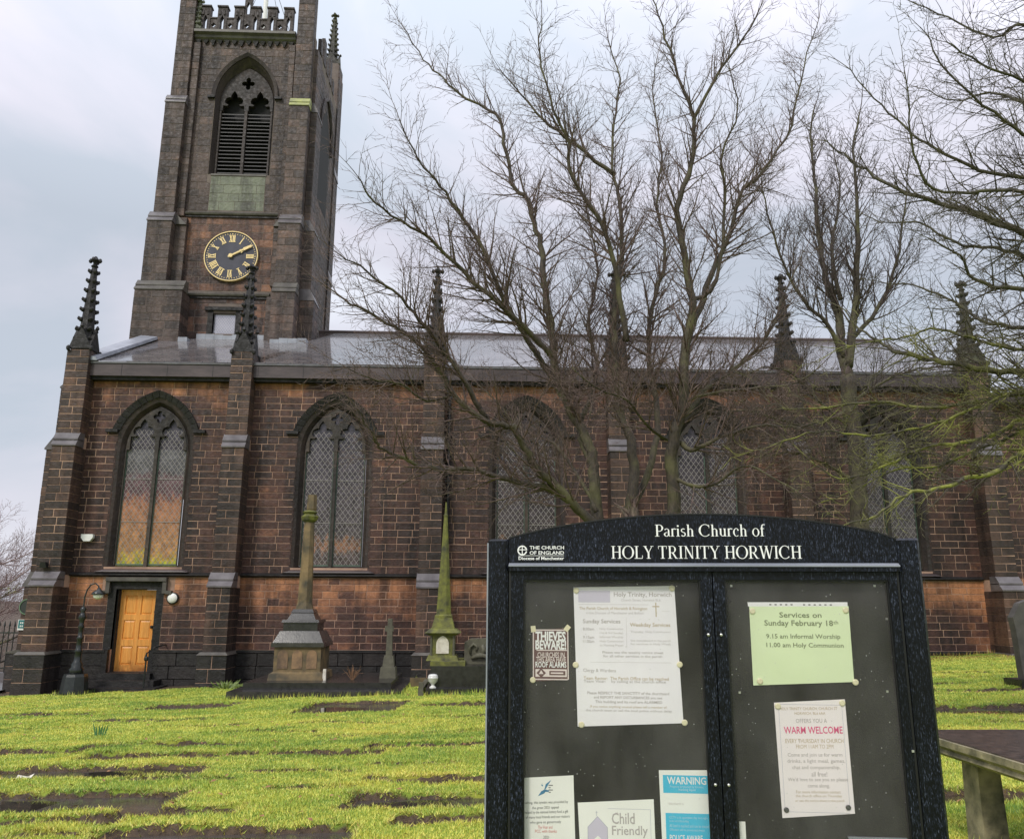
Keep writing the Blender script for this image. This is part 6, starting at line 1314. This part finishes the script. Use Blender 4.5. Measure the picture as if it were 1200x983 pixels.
LM = [
 ([bg+Vector((0, 0, -.1)), bg+Vector((.02, .05, .5)), at(745, 640, YB)], .22, .17, 0),
 (lp_([(742, 655), (715, 632), (690, 609), (665, 582), (635, 555), (619, 532), (601, 501), (571, 494), (531, 461), (511, 427), (471, 388), (437, 370), (405, 352)], YB, YB-1.6), .085, .014, 3.4),
 (lp_([(700, 618), (652, 575), (605, 565), (558, 552), (504, 548), (451, 528), (437, 511), (420, 480)], YB-.1, YB-1.9), .055, .010, 3.6),
 (lp_([(745, 650), (708, 625), (696, 580), (695, 545), (690, 518), (672, 488), (655, 451), (648, 400), (642, 360), (637, 320), (634, 285), (628, 268), (618, 235), (601, 215), (591, 168), (581, 134), (538, 111), (518, 91), (497, 70), (474, 34)], YB, YB+1.2), .10, .008, 3.4),
 (lp_([(655, 451), (620, 400), (590, 350), (560, 281), (538, 248), (517, 218), (491, 188), (468, 140)], YB+.3, YB-1.2), .05, .008, 3.4),
 (lp_([(648, 420), (600, 370), (555, 330), (514, 289), (481, 265), (440, 238), (420, 208)], YB, YB-1.9), .045, .008, 3.6),
 (lp_([(571, 494), (540, 440), (500, 385), (470, 350), (430, 318), (400, 300)], YB-.8, YB-2.2), .04, .007, 3.6),
 (lp_([(755, 650), (738, 610), (742, 555), (739, 515), (729, 488), (722, 434), (719, 384), (722, 333), (729, 302), (726, 235), (719, 201), (719, 144), (726, 94), (712, 44)], YB, YB+1.5), .095, .009, 3.2),
 (lp_([(719, 205), (672, 168), (638, 141), (610, 110), (585, 80)], YB+.8, YB+.4), .04, .007, 3.4),
 (lp_([(735, 400), (724, 330), (709, 268), (672, 208), (665, 161), (649, 128), (632, 67), (635, 27)], YB+.2, YB-.8), .05, .008, 3.4),
 (lp_([(762, 650), (790, 598), (787, 545), (790, 510), (801, 468), (805, 405), (811, 352), (801, 300), (794, 245), (811, 192), (813, 140), (801, 105), (780, 45), (765, 0)], YB, YB-.8), .115, .009, 3.2),
 (lp_([(813, 140), (846, 80), (881, 31), (894, 3)], YB-.6, YB-1), .03, .007, 2.6),
 (lp_([(790, 512), (808, 527), (832, 517), (885, 499), (937, 501), (975, 490)], YB, YB-1.4), .045, .008, 3.4),
 (lp_([(790, 505), (812, 475), (832, 450), (860, 433), (899, 394), (909, 373), (925, 330), (945, 290)], YB, YB+1.3), .05, .008, 3.4),
 (lp_([(806, 405), (820, 360), (836, 315), (853, 280), (867, 228), (895, 200), (927, 147), (941, 80), (960, 21)], YB+.1, YB+.9), .06, .007, 3.2),
 (lp_([(738, 600), (765, 540), (770, 480), (760, 420), (765, 360), (780, 300), (770, 240), (775, 180), (765, 120), (770, 70)], YB+.3, YB+2), .06, .008, 3.2),
 (lp_([(695, 545), (680, 500), (700, 440), (690, 380), (700, 320), (690, 260), (680, 200)], YB+.3, YB+2), .05, .008, 3.2),
 (lp_([(787, 560), (830, 570), (870, 545), (905, 560), (940, 580)], YB-.1, YB-1.8), .03, .007, 3.4),
 (lp_([(700, 600), (680, 560), (650, 520), (615, 505), (580, 470), (550, 440)], YB, YB+1.6), .035, .007, 4.0),
 (lp_([(790, 520), (760, 500), (735, 470), (700, 455), (670, 430)], YB+.2, YB-1.2), .03, .007, 4.0),
 (lp_([(800, 470), (840, 460), (880, 455), (930, 450), (960, 430)], YB+.1, YB-.9), .03, .007, 4.0),
 (lp_([(531, 461), (500, 470), (470, 450), (440, 445), (405, 430)], YB-1, YB-2), .022, .006, 4.0),
 (lp_([(811, 352), (840, 330), (850, 240), (846, 180), (865, 130), (855, 80)], YB-.3, YB-1), .035, .007, 3.0),
]
SPEC = [(.13, 9.0, 38, .035, .12), (.07, 9.0, 40, .04, .16), (.05, 0, 0, .05, .18)]
tree('bare_tree', 'large bare many-stemmed beech directly behind the notice board in front of the church', 'tree', LM, 'bark_grey_brown', 'twig_brown', SPEC, 1, tuple(bg), 'bare winter trees', 1.32, 3, .08, permul=5.6, twmin=.0034, start=.20)
# slim dark tree to the right, nearer the church
YT = -4.5; b2_ = at(1012, 690, YT); b2g = Vector((b2_.x, YT, gz(b2_.x, YT)))
LM2 = [([b2g+Vector((0, 0, -.1)), at(1010, 640, YT), at(1006, 560, YT), at(1000, 500, YT), at(993, 440, YT)], .21, .17, .5),
 (lp_([(994, 445), (985, 400), (984, 370), (970, 335), (963, 300), (958, 262), (955, 210), (950, 160), (955, 125)], YT, YT+.8), .13, .015, 3.0),
 (lp_([(994, 430), (1000, 380), (1004, 329), (1005, 280), (1004, 245), (1000, 175), (1008, 130)], YT, YT-.8), .11, .015, 3.0),
 (lp_([(990, 420), (970, 380), (940, 350), (915, 300), (900, 250), (890, 200)], YT, YT-1.2), .06, .01, 3.0),
 (lp_([(998, 400), (1030, 360), (1050, 310), (1060, 250), (1065, 190)], YT, YT-.6), .06, .01, 3.0),
 (lp_([(996, 500), (960, 470), (930, 440), (900, 430), (870, 440)], YT, YT-1.5), .045, .01, 3.0),
 (lp_([(1003, 520), (1040, 490), (1080, 470), (1110, 480)], YT, YT-1.3), .045, .01, 3.0),
 (lp_([(985, 350), (975, 290), (985, 230), (975, 170)], YT+.2, YT+1.6), .06, .01, 3.0),
 (lp_([(1006, 570), (970, 545), (930, 530), (890, 535), (850, 525)], YT, YT-1.5), .04, .01, 3.4),
 (lp_([(1006, 560), (1040, 540), (1080, 530), (1120, 540)], YT, YT-1.2), .04, .01, 3.4),
 (lp_([(996, 480), (950, 500), (910, 490), (870, 480), (840, 490)], YT, YT-2), .04, .01, 3.4),
 (lp_([(1000, 470), (1050, 440), (1100, 430), (1140, 440)], YT, YT-.3), .04, .01, 3.4)]
SPEC2 = [(.2, 6.0, 34, .08, .09), (.09, 7.0, 36, .08, .12), (.06, 0, 0, .05, .14)]
tree('bare_tree', 'slimmer dark bare tree with two upright stems near the church wall, right of centre', 'tree', LM2, 'bark_grey_brown', 'twig_dark', SPEC2, 1, tuple(b2g), 'bare winter trees', 1.7, 5, .2, permul=4.2, twmin=.0055)
# mossy tree whose trunk stands outside the right edge
YR = -13.2; tb = at(1345, 700, YR); tg = Vector((tb.x, YR, gz(tb.x, YR)))
def rl(pts, Y1, r0, r1, per, ty): return ([at(1345, ty, YR)]+lp_(pts, YR-.2, Y1), r0*.72, r1*.8, per)
LM3 = [([tg+Vector((0, 0, -.1)), at(1345, 640, YR), at(1342, 400, YR), at(1350, 200, YR), at(1335, 0, YR), at(1340, -200, YR)], .24, .09, 1),
 rl([(1270, 430), (1200, 437), (1144, 431), (1095, 422), (1056, 414), (1032, 401), (1007, 384), (985, 360)], YR+1.2, .075, .010, 3.6, 470),
 rl([(1270, 345), (1200, 338), (1161, 335), (1137, 321), (1123, 300), (1090, 280)], YR-.8, .055, .010, 3.8, 380),
 rl([(1270, 290), (1200, 273), (1165, 259), (1112, 241), (1060, 227), (1025, 206), (990, 182), (965, 165)], YR+.8, .08, .009, 3.8, 330),
 rl([(1270, 470), (1200, 489), (1175, 506), (1130, 517), (1077, 527), (1025, 552), (985, 560), (950, 540)], YR+.4, .05, .008, 4.2, 430),
 rl([(1270, 500), (1200, 531), (1165, 552), (1130, 562), (1095, 573), (1060, 580), (1025, 604), (990, 615)], YR-.9, .055, .009, 3.6, 470),
 rl([(1270, 190), (1200, 157), (1165, 133), (1112, 87), (1084, 38)], YR-.6, .05, .008, 4.0, 240),
 rl([(1270, 230), (1200, 210), (1147, 199), (1095, 175), (1060, 150), (1025, 115), (990, 77)], YR+.3, .05, .007, 4.0, 280),
 rl([(1270, 80), (1200, 28), (1165, 45), (1112, 21), (1067, 2)], YR+.6, .045, .008, 4.0, 130),
 rl([(1270, 250), (1200, 225), (1150, 225), (1095, 222), (1070, 180), (1066, 130), (1060, 84)], YR-1.2, .045, .007, 3.4, 300),
 rl([(1270, 120), (1200, 95), (1150, 75), (1110, 50)], YR-1., .045, .008, 4.0, 170),
 rl([(1270, 150), (1200, 120), (1160, 110), (1120, 118), (1085, 105)], YR+1.2, .045, .008, 4.0, 210),
 rl([(1270, 30), (1200, -10), (1160, -20), (1120, -30)], YR+.2, .045, .008, 4.0, 90),
 rl([(1270, 480), (1200, 505), (1150, 525), (1100, 545), (1050, 550), (1000, 575), (960, 590)], YR+1.0, .04, .007, 4.0, 450),
 rl([(1270, 440), (1200, 455), (1140, 480), (1080, 500), (1020, 510), (960, 505), (910, 520)], YR+.2, .04, .007, 4.0, 430),
 rl([(1270, 320), (1200, 300), (1160, 290), (1120, 285), (1080, 262), (1040, 262), (1010, 250)], YR+1.8, .05, .007, 4.0, 350),
 rl([(1270, 410), (1200, 410), (1150, 400), (1100, 385), (1060, 395), (1020, 400), (980, 410)], YR-1.0, .04, .007, 4.0, 430),
 rl([(1270, 455), (1200, 460), (1150, 468), (1090, 478), (1030, 470), (980, 475), (930, 480), (900, 470)], YR+1.6, .05, .008, 4.2, 440),
 rl([(1270, 395), (1200, 385), (1150, 375), (1110, 350), (1070, 335), (1030, 330)], YR+1.4, .05, .008, 4.0, 400)]
SPEC3 = [(.11, 9.0, 42, .02, .18), (.06, 11.0, 46, .03, .26), (.045, 0, 0, .03, .22)]
tree('bare_tree', 'mossy yellow-green branched tree reaching in from the right edge of the photo', 'tree', LM3, 'bark_mossy', 'twig_mossy', SPEC3, 1, tuple(tg), 'bare winter trees', 1.05, 8, .05, start=.05, permul=4.2, twmin=.0032)
# distant trees at far left
def far_tree(x, y, h, seedn, label, mat='twig_pink', spread=.55):
    rr = random.Random(seedn); z0 = -.6; base = Vector((x, y, z0)); lim = [([base, base+Vector((.1, 0, h*.25)), base+Vector((.0, .1, h*.5)), base+Vector((.1, 0, h*.8))], .16, .03, 2.2)]
    for k_ in range(9):
        a_ = rr.uniform(0, 6.3); s_ = base+Vector((0, 0, h*rr.uniform(.12, .5))); e_ = s_+Vector((math.cos(a_)*h*spread*rr.uniform(.5, 1), math.sin(a_)*h*spread*.6, h*rr.uniform(.15, .42)))
        lim.append(([s_, s_.lerp(e_, .5)+Vector((0, 0, -.1*h*.3)), e_], .06, .012, 2.6))
    tree('bare_tree', label, 'tree', lim, 'twig_pink' if mat == 'twig_pink' else 'bark_grey_brown', mat, [(.3, 4.5, 36, .08, .12), (.14, 6.5, 38, .08, .15), (.09, 0, 0, .05, .15)], 1, tuple(base), 'bare winter trees', h*.26, seedn, .3, r_sub=.5, twmin=.009, permul=3.0)
far_tree(-26.5, 19, 8.2, 21, 'pinkish bare tree far behind the railing, at the very left edge', spread=.6)
far_tree(-22.3, 15, 6.2, 22, 'pinkish bare tree far behind the railing, nearest the corner buttress', spread=.6)
far_tree(-29, 27, 9.5, 23, 'tallest pale bare tree on the left horizon behind the two pink ones', spread=.6)
far_tree(-20.5, 11, 4.4, 24, 'low olive-brown bushy tree just behind the black railing', 'twig_mossy', .7)
far_tree(-17.2, 8, 3.2, 25, 'small tangled shrub close behind the black railing beside the corner buttress', 'twig_brown', .8)
far_tree(-25, 13, 4.0, 26, 'low brown shrub behind the railing at the extreme left', 'twig_brown', .9)
